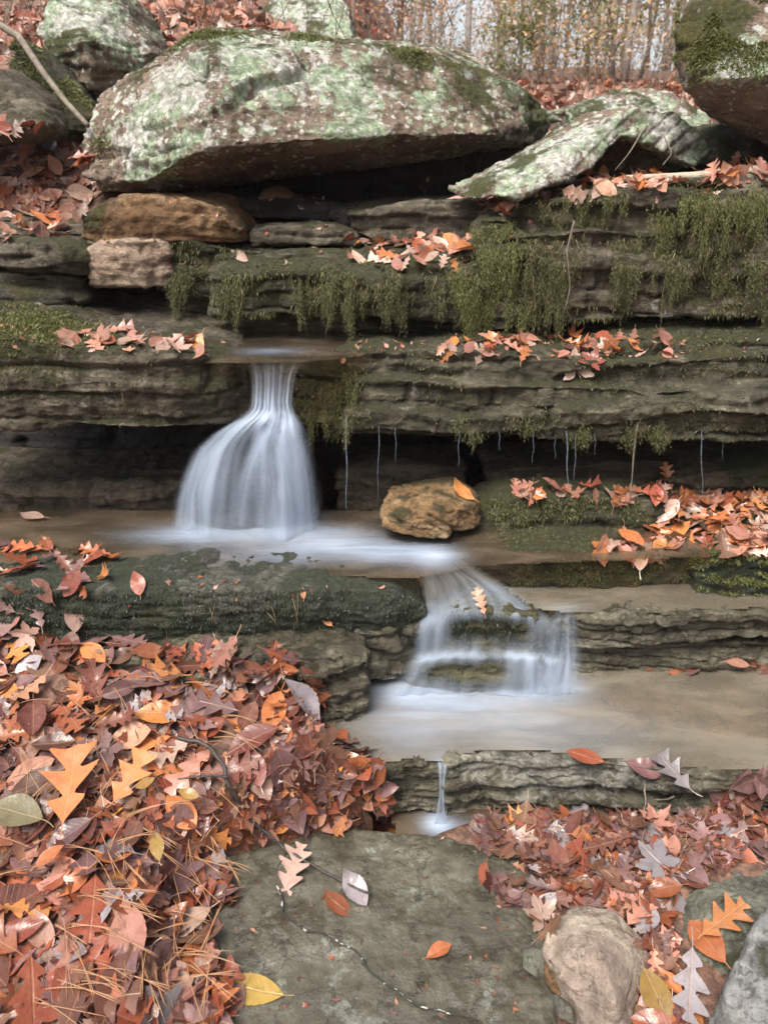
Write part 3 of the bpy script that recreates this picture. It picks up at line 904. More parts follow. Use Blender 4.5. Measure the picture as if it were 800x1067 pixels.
def frame(nor, yaw, tilt, rr):
    n = Vector(nor)
    if n.z < 0:
        n = -n
    ax = Vector((rr.gauss(0, tilt), rr.gauss(0, tilt), 0))
    n = (n.normalized() + ax).normalized()
    q1 = Vector((0, 0, 1)).rotation_difference(n)
    return (q1.to_matrix() @ Matrix.Rotation(yaw, 3, 'Z')).to_4x4()


INDIV = []        # (object, colour, shape, zone phrase, px, py)


def add_leaf(kind, colour, L, loc, nor, yaw, tilt, rr, lift=.004, curl=1.0, label=None, zone=None, detail=True, group=None, cat='leaf'):
    V, Q, uv = leaf_geo(kind, L, rr, *( (26, 9) if detail else (14, 5)), curl=curl)
    me = mesh_np('fallen_leaf', V, Q, [LEAFMAT[colour]], uv=uv)
    o = link('fallen_leaf', me)
    o.matrix_world = Matrix.Translation(Vector(loc) + Vector((0, 0, lift))) @ frame(nor, yaw, tilt, rr)
    tag(o, label, cat, group)
    if zone is not None:
        px, py = project(loc)
        INDIV.append((o, colour, kind, zone, float(px), float(py)))
    return o


class Litter:
    def __init__(self):
        self.V, self.Q, self.uv, self.mi, self.n = [], [], [], [], 0

    def add(self, kind, colour, L, loc, nor, yaw, tilt, rr, lift=.003, curl=1.0, res=(11, 5)):
        V, Q, uv = leaf_geo(kind, L, rr, *res, curl=curl)
        m = np.array(Matrix.Translation(Vector(loc) + Vector((0, 0, lift))) @ frame(nor, yaw, tilt, rr))
        self.V.append(V @ m[:3, :3].T + m[:3, 3])
        self.Q.append(Q + self.n)
        self.uv.append(uv)
        self.mi.append(np.full(len(Q), LEAFKEYS.index(colour)))
        self.n += len(V)


LIT = Litter()
PAL_LEFT = [('rust', 26), ('russet brown', 24), ('brown', 18), ('purple brown', 20), ('orange', 10), ('pinkish tan', 8), ('golden', 1), ('grey lilac', 3), ('pale tan', 3)]
PAL_WET = [('rust', 14), ('russet brown', 36), ('brown', 22), ('purple brown', 24), ('grey lilac', 7), ('pinkish tan', 7), ('orange', 3), ('pale tan', 2)]
PAL_RIGHT = [('rust', 14), ('orange', 26), ('pinkish tan', 42), ('brown', 8), ('pale tan', 8)]
PAL_BANK = [('pinkish tan', 45), ('brown', 20), ('rust', 14), ('pale tan', 16), ('orange', 5)]


def pick(pal, rr):
    return rr.choices([p[0] for p in pal], [p[1] for p in pal])[0]


def pick_kind(rr):
    return rr.choices(['oval', 'oak', 'red oak', 'star'], [46, 22, 22, 10])[0]


# zones: polygon in the picture, palette, leaf length, litter count, individual count, layers, min normal z, phrase list
def scatter(poly, pal, L, nlit, nind, thick, phrase, seed, minnz=.35, tilt=.32, curl=1.0):
    rr = random.Random(seed)
    k = 0
    for i in range(nlit + nind):
        for _ in range(40):
            px, py = rand_in(poly, rr)
            h = cast_px(px, py)
            if h and abs(h[1][2]) > minnz and 'leaning up' not in h[2].get('label', ''):
                break
        else:
            continue
        loc, nor, ob = h
        ind = i >= nlit
        s = L * rr.uniform(.65, 1.25)
        lift = thick * (rr.random() if not ind else rr.uniform(.75, 1.15)) + .002
        kd, cl = pick_kind(rr), pick(pal, rr)
        if kd == 'star':
            s *= .85
        if ind:
            ph = phrase(px, py) if callable(phrase) else phrase
            curl *= 1.0
            add_leaf(kd, cl, s, loc, nor, rr.uniform(0, 6.28), tilt, rr, lift, curl, zone=ph)
        else:
            LIT.add(kd, cl, s * .95, loc, nor, rr.uniform(0, 6.28), tilt * 1.0, rr, lift, curl * .7, (14, 5))


def left_phrase(px, py):
    if py < 735:
        return 'top strip of left pile' if px > 150 else 'left pile under the algae slab'
    if py < 830:
        return 'left pile beside the layered stone' if px > 270 else ('left pile above the golden leaf' if px < 140 else 'middle of the left pile')
    if px > 255 and py < 880:
        return 'leaf tongue touching the pool'
    if py < 930:
        return 'left pile around the golden leaf' if px < 150 else 'left pile beside the black twig'
    return 'bottom corner of the left pile' if px < 110 else 'left pile edge over the slab'


LEFT = [(-60, 655), (60, 665), (130, 672), (200, 680), (290, 682), (325, 700), (335, 745), (370, 780), (400, 830), (425, 862), (350, 868), (270, 872), (225, 888),
        (235, 930), (215, 985), (235, 1030), (250, 1130), (-60, 1130)]
scatter(LEFT, PAL_LEFT, .115, 1150, 0, .024, '', 100, minnz=.02)
scatter([(290, 700), (335, 745), (370, 775), (405, 830), (430, 862), (350, 872), (270, 872), (240, 840), (250, 760)], PAL_LEFT, .10, 220, 0, .03, '', 99, minnz=.02)
scatter(LEFT, PAL_LEFT, .135, 0, 150, .042, left_phrase, 101, minnz=.02, tilt=.17, curl=.8)
scatter([(0, 560), (60, 575), (120, 575), (110, 610), (60, 640), (40, 665), (0, 665)], PAL_LEFT, .10, 12, 20, .02, 'cluster on the algae slab', 102, .2)
MID = [(500, 862), (560, 850), (600, 848), (700, 860), (745, 858), (740, 880), (700, 900), (688, 940), (688, 1010), (720, 1070), (690, 1120), (668, 1060), (680, 990), (640, 950),
       (600, 935), (560, 905), (520, 892)]
scatter(MID, PAL_WET, .095, 560, 0, .025, '', 103)
scatter(MID, PAL_WET, .10, 0, 44, .035, lambda x, y: 'wet drift below the cracked grey ledge' if y < 905 else 'drift between pinkish stone and green boulder', 104, tilt=.18, curl=.8)
scatter([(490, 910), (540, 912), (560, 950), (575, 970), (540, 950), (500, 930)], PAL_WET, .10, 10, 4, .012, 'tuft on the greenish slab edge', 105)
scatter([(740, 825), (800, 815), (860, 815), (860, 878), (745, 872)], PAL_WET, .10, 80, 8, .03, 'drift on the cracked ledge end', 106, .1)
RIGHT = [(690, 540), (720, 520), (860, 512), (860, 580), (720, 582), (670, 584), (625, 576), (640, 566)]
scatter(RIGHT, PAL_RIGHT, .10, 170, 0, .03, '', 107, .2)
scatter(RIGHT, PAL_RIGHT, .105, 0, 22, .045, 'right pile beside the mossy block', 108, .2)
scatter([(535, 512), (700, 508), (700, 522), (540, 522)], PAL_RIGHT, .085, 34, 7, .02, 'row topping the mossy block', 109, .2)
scatter([(65, 350), (130, 345), (220, 358), (215, 370), (70, 368)], PAL_BANK, .085, 30, 6, .014, 'scatter left of the waterfall', 110, .2)
scatter([(362, 250), (490, 248), (490, 282), (365, 280)], PAL_RIGHT, .09, 60, 6, .02, 'drift behind the long mossy ledge', 111, .3)
scatter([(-10, 130), (60, 135), (92, 150), (90, 250), (-10, 250)], PAL_BANK, .11, 150, 5, .03, 'bank under the left boulders', 112, .1)
scatter([(470, 205), (580, 175), (700, 180), (800, 172), (830, 195), (640, 200), (520, 226)], PAL_RIGHT, .09, 110, 6, .02, 'scatter topping upper right ledge', 113, .3)
scatter([(455, 354), (700, 350), (700, 372), (455, 376)], PAL_RIGHT, .085, 60, 5, .014, 'line above the double ledge', 114, .3)
scatter([(600, 700), (830, 684), (830, 722), (700, 716), (600, 712)], PAL_WET, .09, 26, 0, .012, '', 115, -.1)
scatter([(690, 850), (860, 850), (860, 892), (720, 900), (690, 935)], PAL_WET, .10, 130, 0, .02, '', 116, minnz=.02)
scatter([(488, 856), (520, 846), (570, 846), (570, 884), (505, 886)], PAL_WET, .09, 60, 0, .015, '', 117, minnz=.02)
scatter([(660, 872), (760, 850), (770, 896), (718, 922), (694, 960), (705, 1080), (665, 1080), (674, 990), (650, 950)], PAL_WET, .09, 190, 0, .02, '', 118, minnz=.02)
scatter([(215, 880), (440, 870), (560, 890), (590, 940), (560, 1060), (240, 1060)], PAL_WET, .016, 70, 0, .001, '', 119)
scatter([(310, 356), (800, 350), (800, 372), (310, 380)], PAL_BANK, .022, 90, 0, .002, '', 120, minnz=.3)
scatter([(0, 340), (240, 350), (230, 372), (0, 362)], PAL_BANK, .022, 60, 0, .002, '', 121, minnz=.3)
scatter([(100, 205), (500, 205), (800, 180), (800, 250), (100, 285)], PAL_BANK, .028, 130, 0, .002, '', 122, minnz=.5)
scatter([(130, 600), (430, 600), (430, 620), (130, 660)], PAL_LEFT, .022, 26, 0, .002, '', 123, minnz=.2)
scatter([(536, 896), (600, 896), (600, 945), (560, 942)], PAL_WET, .085, 40, 0, .014, '', 124, minnz=.02)
# hillside carpet, thinner with distance
rr = random.Random(5)
for i in range(10500):
    y = 3.6 + 11 * rr.random() ** 1.5
    x = rr.uniform(-.62, .62) * (y + .4)
    h = cast_down(x, y)
    if h and h[2].name == 'ground':
        LIT.add(pick_kind(rr), pick(PAL_BANK, rr), rr.uniform(.09, .17), h[0], h[1], rr.uniform(0, 6.28), .45, rr, .02 * rr.random(), 1.2, (8, 3))

# leaves that stand out on their own
rr = random.Random(77)


def special(kind, colour, L, px, py, yaw, label, tilt=.1, lift=.01, curl=.6, nor=None, seed=1, z=None):
    r2 = random.Random(seed)
    if z is None:
        h = cast_px(px, py)
        loc, n = h[0], h[1]
    else:
        loc, n = PZ(px, py, z), (0, 0, 1)
    # on or beside a rough face, lean towards the open side
    n = np.asarray(nor if nor is not None else n, float)
    o = add_leaf(kind, colour, L, loc, n, math.radians(yaw), tilt, r2, lift, curl, label=label)
    return o


special('red oak', 'golden', .225, 78, 838, 8, 'big golden pointed oak leaf lying on the left pile', .05, .075, .5, (0, -.25, 1), 3)
special('red oak', 'golden', .16, 140, 828, -20, 'smaller golden oak leaf right beside the biggest golden leaf', .1, .07, .7, (0, -.2, 1), 4)
special('oval', 'olive', .16, 22, 868, 75, 'dull olive green oval leaf at the left edge', .05, .075, .3, (0, -.2, 1), 5)
special('oval', 'yellow', .055, 156, 840, 120, 'small bright yellow leaflet on the left pile', .1, .085, .4, (0, -.3, 1), 6)
special('oval', 'yellow', .06, 200, 850, 80, 'yellow leaflet right of the smaller golden oak leaf', .1, .08, .4, (0, -.3, 1), 7)
special('oval', 'yellow', .08, 168, 905, 20, 'yellow and brown leaflet beside the slab edge', .1, .08, .5, (0, -.3, 1), 8)
special('oval', 'golden', .075, 58, 915, -50, 'slim golden leaflet near the olive leaf', .1, .08, .5, (0, -.3, 1), 9)
special('oak', 'pale tan', .175, 305, 912, -12, 'pale pink lobed oak leaf lying alone on the greenish slab', .03, .012, .45, (0.05, -.15, 1), 10)
special('oval', 'grey lilac', .11, 370, 932, 35, 'curled grey leaf beside the black twig end', .1, .02, 1.6, (0, -.2, 1), 11)
special('oval', 'rust', .10, 352, 944, 60, 'flat russet leaf between the pink oak leaf and curled grey leaf', .05, .006, .4, None, 12)
special('oval', 'orange', .075, 457, 994, -60, 'folded orange brown leaf alone on the middle of the slab', .1, .012, 1.5, None, 13)
special('oval', 'yellow', .155, 262, 1033, 80, 'long yellowish leaf at the bottom edge of the slab', .04, .008, .5, None, 14)
special('star', 'pale tan', .10, 565, 960, 20, 'pale star leaf at the upper left of the pinkish stone', .1, .02, .4, (0, -.3, 1), 15)
special('red oak', 'golden', .14, 752, 962, -65, 'golden pointed oak leaf caught on the green patched boulder', .05, .015, .4, None, 16)
special('oval', 'golden', .13, 735, 984, 20, 'narrow golden leaf pointing down the green boulder', .05, .012, .6, None, 17)
special('oak', 'grey lilac', .17, 715, 1040, 160, 'ragged pale grey leaf below the green patched boulder', .05, .05, .6, (0, -.3, 1), 18)
special('oval', 'yellow', .12, 680, 1052, 15, 'mustard yellow oval leaf next to the pinkish stone', .05, .05, .4, (0, -.3, 1), 19)
special('star', 'grey lilac', .12, 683, 912, 40, 'pale grey star leaf in the middle of the wet drift', .08, .05, .5, (0, -.35, 1), 20)
special('red oak', 'grey lilac', .13, 700, 812, 30, 'pale lobed leaf hanging over the cracked grey ledge', .1, .03, .6, (0, -.4, 1), 21)
special('oval', 'purple brown', .11, 668, 808, 70, 'dark reddish leaf folded over the cracked grey ledge', .1, .03, 1.1, (0, -.4, 1), 22)
special('star', 'pale tan', .125, 600, 390, 10, 'bright pinkish star leaf standing on the double ledge', .05, .02, .4, (0, -.9, .5), 23)
special('star', 'rust', .09, 615, 382, -30, 'rust star leaf tucked behind the bright star leaf', .05, .02, .6, (0, -.5, .8), 24)
special('oval', 'orange', .11, 482, 516, 50, 'orange leaf draped on the ochre stone', .05, .015, .9, (0.3, -.4, 1), 25)
special('oak', 'orange', .11, 693, 508, 10, 'upright orange leaf at the right end of the mossy block', .05, .05, .6, (0, -.8, .6), 26)
special('oval', 'pinkish tan', .10, 440, 200, 10, 'upright tan leaf on the block under the leaning slab', .05, .05, .6, (0, -.9, .4), 27)
special('oval', 'pale tan', .075, 250, 272, 60, 'pale rounded leaf at the left end of the long mossy ledge', .05, .02, .4, (0, -.9, .4), 28)
special('oval', 'rust', .085, 144, 612, 20, 'rust leaf stuck on the front of the algae slab', .05, .014, .6, (0, -.7, .6), 29)
special('oval', 'pale tan', .12, 80, 648, 0, 'pale upright leaf standing against the algae slab', .04, .03, .4, (0, -.9, .3), 30)
special('oval', 'orange', .05, 340, 650, 50, 'tiny orange leaf stuck low on the algae slab', .04, .012, .4, (0, -.7, .6), 31)
special('oval', 'orange', .04, 316, 621, 10, 'tiny tan leaf stuck high on the algae slab', .04, .012, .4, (0, -.7, .6), 32)
special('oval', 'orange', .09, 655, 608, 80, 'orange leaf floating alone on the step pool', 0, .004, .2, (0, 0, 1), 33, -1.398)
special('oval', 'rust', .115, 608, 791, 65, 'long russet leaf lying at the water edge of the cracked grey ledge', .02, .012, .4, (0, 0, 1), 34, -1.655)
special('oak', 'pinkish tan', .095, 500, 634, 15, 'pink leaf stranded in the middle of the small cascade', .04, .03, 1.3, (0, -.7, .7), 35)
special('oak', 'pinkish tan', .20, 30, 172, 0, 'large drooping tan leaf on the bank at upper left', .05, .06, .7, (0, -.9, .5), 36)
special('oval', 'pinkish tan', .10, 60, 185, 30, 'tan leaf hanging below the large drooping leaf', .05, .05, .7, (0, -.9, .5), 37)
special('oak', 'orange', .15, 25, 578, 80, 'orange leaf at the left rim of the plunge pool', .05, .03, .5, (0, -.3, 1), 38)
special('oak', 'orange', .11, 100, 582, 70, 'orange lobed leaf poking over the plunge pool rim', .05, .03, .7, (0, -.4, .8), 39)
special('oval', 'pale tan', .10, 35, 540, 80, 'tan curled leaf at the foot of the low wet ledge', .03, .01, .7, (0, -.2, 1), 40, -1.245)
special('oval', 'pinkish tan', .09, 765, 695, 70, 'pink leaf lying at the right foot of the foliated ledge', .05, .02, .6, (0, -.3, 1), 41, -1.65)

# wording for the individual leaves of the piles
SHAPEWORD = {'oval': 'oval leaf', 'oak': 'round lobed leaf', 'red oak': 'pointed oak leaf', 'star': 'star leaf'}
NUM = ['', 'first', 'second', 'third', 'fourth', 'fifth', 'sixth', 'seventh', 'eighth', 'ninth', 'tenth', 'eleventh', 'twelfth']
buckets = {}
for rec in INDIV:
    buckets.setdefault((rec[1], rec[2], rec[3]), []).append(rec)
for (cl, kd, zn), lst in buckets.items():
    lst.sort(key=lambda r: r[4])
    base = f'{cl} {SHAPEWORD[kd]}'
    gname = 'fallen leaves, ' + zn
    for i, r in enumerate(lst):
        n = len(lst)
        if n == 1:
            t = f'only {base} in {zn}'
        elif i == 0:
            t = f'leftmost {base} in {zn}'
        elif i == n - 1:
            t = f'rightmost {base} in {zn}'
        else:
            t = f'{NUM[i + 1]} {base} from left in {zn}'
        tag(r[0], t, 'leaf', gname)

lit = link('leaf_litter', mesh_np('leaf_litter', np.concatenate(LIT.V), np.concatenate(LIT.Q), [LEAFMAT[k] for k in LEAFKEYS],
                                  np.concatenate(LIT.mi), np.concatenate(LIT.uv)))
tag(lit, 'fallen leaves carpeting banks ledges and slope', 'leaf litter', kind='stuff')


# ---------------------------------------------------------------- tubes, needles, twigs
def tube(path, radii, sides=6):
    path = np.asarray(path, float)
    n = len(path)
    radii = np.broadcast_to(radii, n)
    V, Q = [], []
    tang = np.gradient(path, axis=0)
    ref = np.array([.3, .2, .93])
    for i in range(n):
        t = tang[i] / (np.linalg.norm(tang[i]) + 1e-9)
        a = np.cross(t, ref)
        if np.linalg.norm(a) < 1e-3:
            a = np.cross(t, [1, 0, 0])
        a /= np.linalg.norm(a)
        b = np.cross(t, a)
        for k in range(sides):
            an = 2 * math.pi * k / sides
            V.append(path[i] + radii[i] * (a * math.cos(an) + b * math.sin(an)))
    for i in range(n - 1):
        for k in range(sides):
            k2 = (k + 1) % sides
            Q.append((i * sides + k, i * sides + k2, (i + 1) * sides + k2, (i + 1) * sides + k))
    c0, c1 = len(V), len(V) + 1
    V += [path[0], path[-1]]
    for k in range(sides):
        k2 = (k + 1) % sides
        Q.append((c0, k2, k, k))
        Q.append((c1, (n - 1) * sides + k, (n - 1) * sides + k2, (n - 1) * sides + k2))
    tri = [x[:3] for x in Q if x[2] == x[3]]
    quad = [x for x in Q if x[2] != x[3]]
    return np.array(V), np.array(quad), np.array(tri)


class Parts:
    def __init__(self):
        self.V, self.Q, self.T, self.n = [], [], [], 0

    def add(self, V, Q, T=None):
        self.V.append(V)
        if len(Q): self.Q.append(np.asarray(Q) + self.n)
        if T is not None and len(T): self.T.append(np.asarray(T) + self.n)
        self.n += len(V)

    def tube(self, path, radii, sides=6):
        self.add(*tube(path, radii, sides))

    def build(self, name, mat, parent=None, origin=None, smooth=True):
        V = np.concatenate(self.V)
        if origin is not None:
            V = V - origin
        fl = ([np.concatenate(self.Q)] if self.Q else []) + ([np.concatenate(self.T)] if self.T else [])
        return link(name, mesh_np(name, V, fl, [mat], smooth=smooth), parent, None if parent is not None or origin is None else origin)


rr = random.Random(31)
NEED = [(-20, 760), (180, 690), (300, 760), (300, 860), (230, 900), (250, 1080), (-20, 1080)]
for i in range(80):
    px, py = rand_in(NEED, rr) if i < 46 else (rr.uniform(90, 250), rr.uniform(880, 1060))
    h = cast_px(px, py)
    if not h:
        continue
    L = rr.uniform(.10, .19)
    a = rr.gauss(-.7, .55)
    pt = Parts()
    for k in range(rr.choice([1, 2, 2, 3])):
        aa = a + rr.gauss(0, .10)
        bend = rr.uniform(-.25, .25)
        path = []
        for s in np.linspace(-.5, .5, 7):
            path.append(h[0] + np.array([math.cos(aa) * L * s - math.sin(aa) * bend * L * s * s, math.sin(aa) * L * s + math.cos(aa) * bend * L * s * s,
                                         .07 + .02 * rr.random() * 0 - .05 * s * s + .05 * (math.sin(aa) * s * L)]))
        pt.tube(path, np.array([.0011] * 6 + [.0004]), 4)
    o = pt.build('pine_needle', M['needle'], None, h[0])
    tag(o, 'long tan pine needle bundle strewn on the left leaf pile', 'pine needle', 'pine needles on the left pile')


def surf_path(pts, lift):
    out = []
    for px, py, l in pts:
        h = cast_px(px, py)
        out.append(h[0] + np.array([0, 0, l + lift]))
    out = np.array(out)
    t = np.linspace(0, len(out) - 1, len(out) * 5)
    res = np.stack([np.interp(t, np.arange(len(out)), out[:, k]) for k in range(3)], 1)
    for _ in range(3):
        res[1:-1] = (res[:-2] + 2 * res[1:-1] + res[2:]) / 4
    jit = .007 * np.stack([fbm(res * 20 + 5, 2), fbm(res * 20 + 25, 2), .6 * np.abs(fbm(res * 20 + 45, 2))], 1)
    return res + jit


def twig(paths, mat, label, name='twig', cat='twig'):
    pt = Parts()
    org = None
    for pts, r0, r1, lift in paths:
        pth = surf_path(pts, lift)
        org = pth[0] if org is None else org
        rad = np.linspace(r0, r1, len(pth)) * (1 + .25 * pn(pth * 60))
        pt.tube(pth, rad, 7)
    o = pt.build(name, mat, None, org)
    return tag(o, label, cat)


twig([([(190, 798, .09), (218, 803, .09), (232, 820, .09), (243, 848, .085), (262, 874, .07), (288, 888, .03), (320, 905, .01), (352, 922, .008), (388, 936, .006)], .0065, .0035, .012),
      ([(243, 838, .085), (215, 836, .085), (190, 840, .08)], .004, .002, .015),
      ([(300, 895, .015), (292, 910, .02), (290, 925, .012)], .003, .0015, .01)],
     M['twig'], 'black forked twig running from the left pile onto the slab')
twig([([(290, 925, .006), (296, 955, .004), (318, 972, .003), (346, 976, .003), (366, 990, .003), (392, 1020, .003), (432, 1048, .003), (486, 1064, .003)],   .0030, .0018, .004)],
     M['lichtwig'], 'thin white flecked twig lying across the greenish slab')
twig([([(700, 842, .03), (668, 850, .03)], .003, .002, .02), ([(667, 830, .05), (668, 865, .02), (668, 890, .02)], .0025, .0015, .02)],
     M['branch'], 'thin stick poking up from the wet drift')
pt = Parts()
pth = np.array([P(-30, 8, 4.0), P(20, 38, 3.85), P(45, 75, 3.7), P(68, 105, 3.6), P(92, 131, 3.5)])
t = np.linspace(0, 4, 25)
pth = np.stack([np.interp(t, range(5), pth[:, k]) for k in range(3)], 1)
pt.tube(pth, np.linspace(.017, .010, 25), 8)
tag(pt.build('fallen_branch', M['branch'], None, pth[0]), 'bare weathered branch slanting down at upper left', 'branch')
pt = Parts()
pth = np.array([P(650, 186, 3.15), P(720, 184, 3.12), P(770, 180, 3.1), P(880, 172, 3.1)])
t = np.linspace(0, 3, 25)
pth = np.stack([np.interp(t, range(4), pth[:, k]) for k in range(3)], 1)
pt.tube(pth, np.linspace(.012, .026, 25), 8)
tag(pt.build('fallen_branch', M['palewood'], None, pth[0]), 'pale dead branch lying on the upper right ledge', 'branch')
# short grass stems on the algae slab and ledges
STEMS = [([(218, 650), (224, 628)], 'thin tan stem pair low on the algae slab'), ([(288, 655), (283, 632)], 'left thin stem standing on the algae slab'),
         ([(308, 655), (310, 618)], 'tall thin stem standing on the algae slab'), ([(130, 430), (122, 380)], 'dry stem against the shelf left of the waterfall')]
for pts, lb in STEMS:
    h = cast_px(*pts[0])
    D = h[0][1] - .02
    pt = Parts()
    for k in range(2):
        a, b = P(pts[0][0] + 3 * k, pts[0][1], D), P(pts[1][0] - 5 * k, pts[1][1] + 6 * k, D - .01)
        pt.tube([a, a * .5 + b * .5 + [.004, 0, 0], b], np.array([.0016, .0013, .0006]), 5)
    tag(pt.build('grass_stem', M['drystrand'], None, h[0]), lb, 'grass stem')

# ---------------------------------------------------------------- moss
def blades(V, q, N, weight, count, L, droop, mat, parent, origin, seed=0, width=.0022, name='moss'):
    r = np.random.default_rng(seed)
    fc = V[q].mean(1)
    fn = N[q].mean(1)
    d1, d2 = V[q[:, 2]] - V[q[:, 0]], V[q[:, 3]] - V[q[:, 1]]
    ar = np.linalg.norm(np.cross(d1, d2), axis=1)
    w = ar * np.clip(weight(fc, fn), 0, None)
    if w.sum() <= 0:
        return
    id_ = r.choice(len(q), count, p=w / w.sum())
    k = r.random((count, 2))
    a, b, c_, d_ = (V[q[id_, j]] for j in range(4))
    base = (a * (1 - k[:, :1]) + b * k[:, :1]) * (1 - k[:, 1:]) + (d_ * (1 - k[:, :1]) + c_ * k[:, :1]) * k[:, 1:]
    n = fn[id_]
    ln = L * r.uniform(.5, 1.4, count)[:, None]
    dr = n * (1 - droop * .7) + np.array([0, 0, -1]) * droop + r.normal(0, .35, (count, 3))
    dr /= np.linalg.norm(dr, axis=1)[:, None]
    dr2 = dr + np.array([0, 0, -1]) * droop * .9
    dr2 /= np.linalg.norm(dr2, axis=1)[:, None]
    sd = np.cross(dr, r.normal(0, 1, (count, 3)))
    sd /= np.linalg.norm(sd, axis=1)[:, None]
    base = base - n * .002
    mid = base + dr * ln * .5
    tip = mid + dr2 * ln * .5
    wd = width * r.uniform(.6, 1.4, count)[:, None]
    VV = np.stack([base - sd * wd, base + sd * wd, mid + sd * wd * .8, mid - sd * wd * .8, tip], 1).reshape(-1, 3)
    i0 = np.arange(count) * 5
    Q = np.stack([i0, i0 + 1, i0 + 2, i0 + 3], 1)
    T = np.stack([i0 + 3, i0 + 2, i0 + 4], 1)
    return link(name, mesh_np(name, VV - origin, [Q, T], [mat], smooth=False), parent)


def find(s):
    return next(v for k, v in ROCKS.items() if s in k)


def patchy(f, lo=-.1, hi=.35, off=0):
    return lambda c, n: sstep(lo, hi, fbm(c * f + off, 3))


def grow(s, count, L, droop, mat, wf, seed=0, width=.0022):
    o, V, q, N, c = find(s)
    blades(V, q, N, wf, count, L, droop, M[mat], o, c, seed, width)


front = lambda c, n: np.clip(-n[:, 1] + .15, 0, 1) * (c[:, 1] < 99)
grow('broad dark algae', 75000, .011, .8, 'algaeblade', lambda c, n: (n[:, 1] < .2) * (n[:, 2] > -.3) * sstep(-.35, .25, fbm(c * 5, 3)) * (c[:, 1] < 2.32), 1, .0011)
grow('stepped green rock', 12000, .024, .9, 'algaeblade', lambda c, n: (n[:, 1] < .2) * (n[:, 2] > -.3) * sstep(-.3, .25, fbm(c * 6, 3)), 2, .0016)
grow('long double ledge', 15000, .012, .55, 'mossblade', lambda c, n: (n[:, 1] < .3) * (n[:, 2] > -.5) * sstep(-.05, .4, fbm(c * 5 + 3, 3)), 3)
grow('thick mossy shelf', 8000, .012, .45, 'mossblade', lambda c, n: (n[:, 2] > -.4) * sstep(.0, .45, fbm(c * 4 + 8, 3)) + 3 * sstep(.35, .0, c[:, 0] * 0 + np.abs(c[:, 0] + 1.55)) * (n[:, 2] > .5), 4)
grow('mossy block topped', 10000, .014, .6, 'mossblade', lambda c, n: (n[:, 1] < .3) * (n[:, 2] < .8) * sstep(-.3, .2, fbm(c * 6, 3)), 5)
grow('narrow mossy sill', 9000, .012, .6, 'mossblade', lambda c, n: (n[:, 1] < .3) * sstep(-.2, .3, fbm(c * 6, 3)), 6)
grow('rounded green mossy rock', 9000, .013, .4, 'mossbright', lambda c, n: (n[:, 2] > .1) * sstep(-.1, .35, fbm(c * 6 + 2, 3)), 7)
grow('thin mossy slab', 9000, .013, .5, 'mossblade', lambda c, n: (n[:, 1] < .3) * (n[:, 2] > -.4) * sstep(-.1, .3, fbm(c * 6 + 2, 3)), 8)
grow('long mossy ledge behind', 10000, .020, .8, 'mossblade', lambda c, n: (n[:, 1] < .2) * (c[:, 1] < 3.0) * sstep(-.2, .3, fbm(c * 5, 3)), 9)
grow('thick upper right', 15000, .020, .75, 'mossblade', lambda c, n: (n[:, 2] > -.5) * (c[:, 1] < 3.3) * (sstep(-.05, .35, fbm(c * 3.5 + 4, 3))), 10)
grow('dark mossy block between', 8000, .016, .7, 'mossblade', lambda c, n: (n[:, 1] < .2) * sstep(-.1, .3, fbm(c * 5 + 2, 3)), 11)


def near(px, py, D, r):
    c0 = P(px, py, D)
    return lambda c: np.exp(-((c - c0) ** 2).sum(1) / (r * r))


wb = [near(205, 42, 3.75, .09), near(235, 35, 3.8, .07), near(322, 46, 3.75, .08), near(425, 56, 3.75, .07), near(98, 150, 3.45, .05)]
grow('huge pale lichen', 5000, .018, .3, 'mossbright', lambda c, n: sum(f(c) for f in wb) * (n[:, 2] > 0), 12)
wc = [near(720, 50, 3.15, .10), near(760, 15, 3.15, .13), near(800, 40, 2.98, .10), near(720, 20, 3.3, .12)]
grow('mossy topped boulder', 7000, .018, .4, 'mossbright', lambda c, n: sum(f(c) for f in wc) * (n[:, 2] > -.2) * sstep(0, .3, fbm(c * 6, 3)), 13)
grow('mossy slanting rock', 4000, .018, .4, 'mossbright', lambda c, n: (n[:, 2] > .1) * sstep(-.1, .3, fbm(c * 5 + 2, 3)), 14)


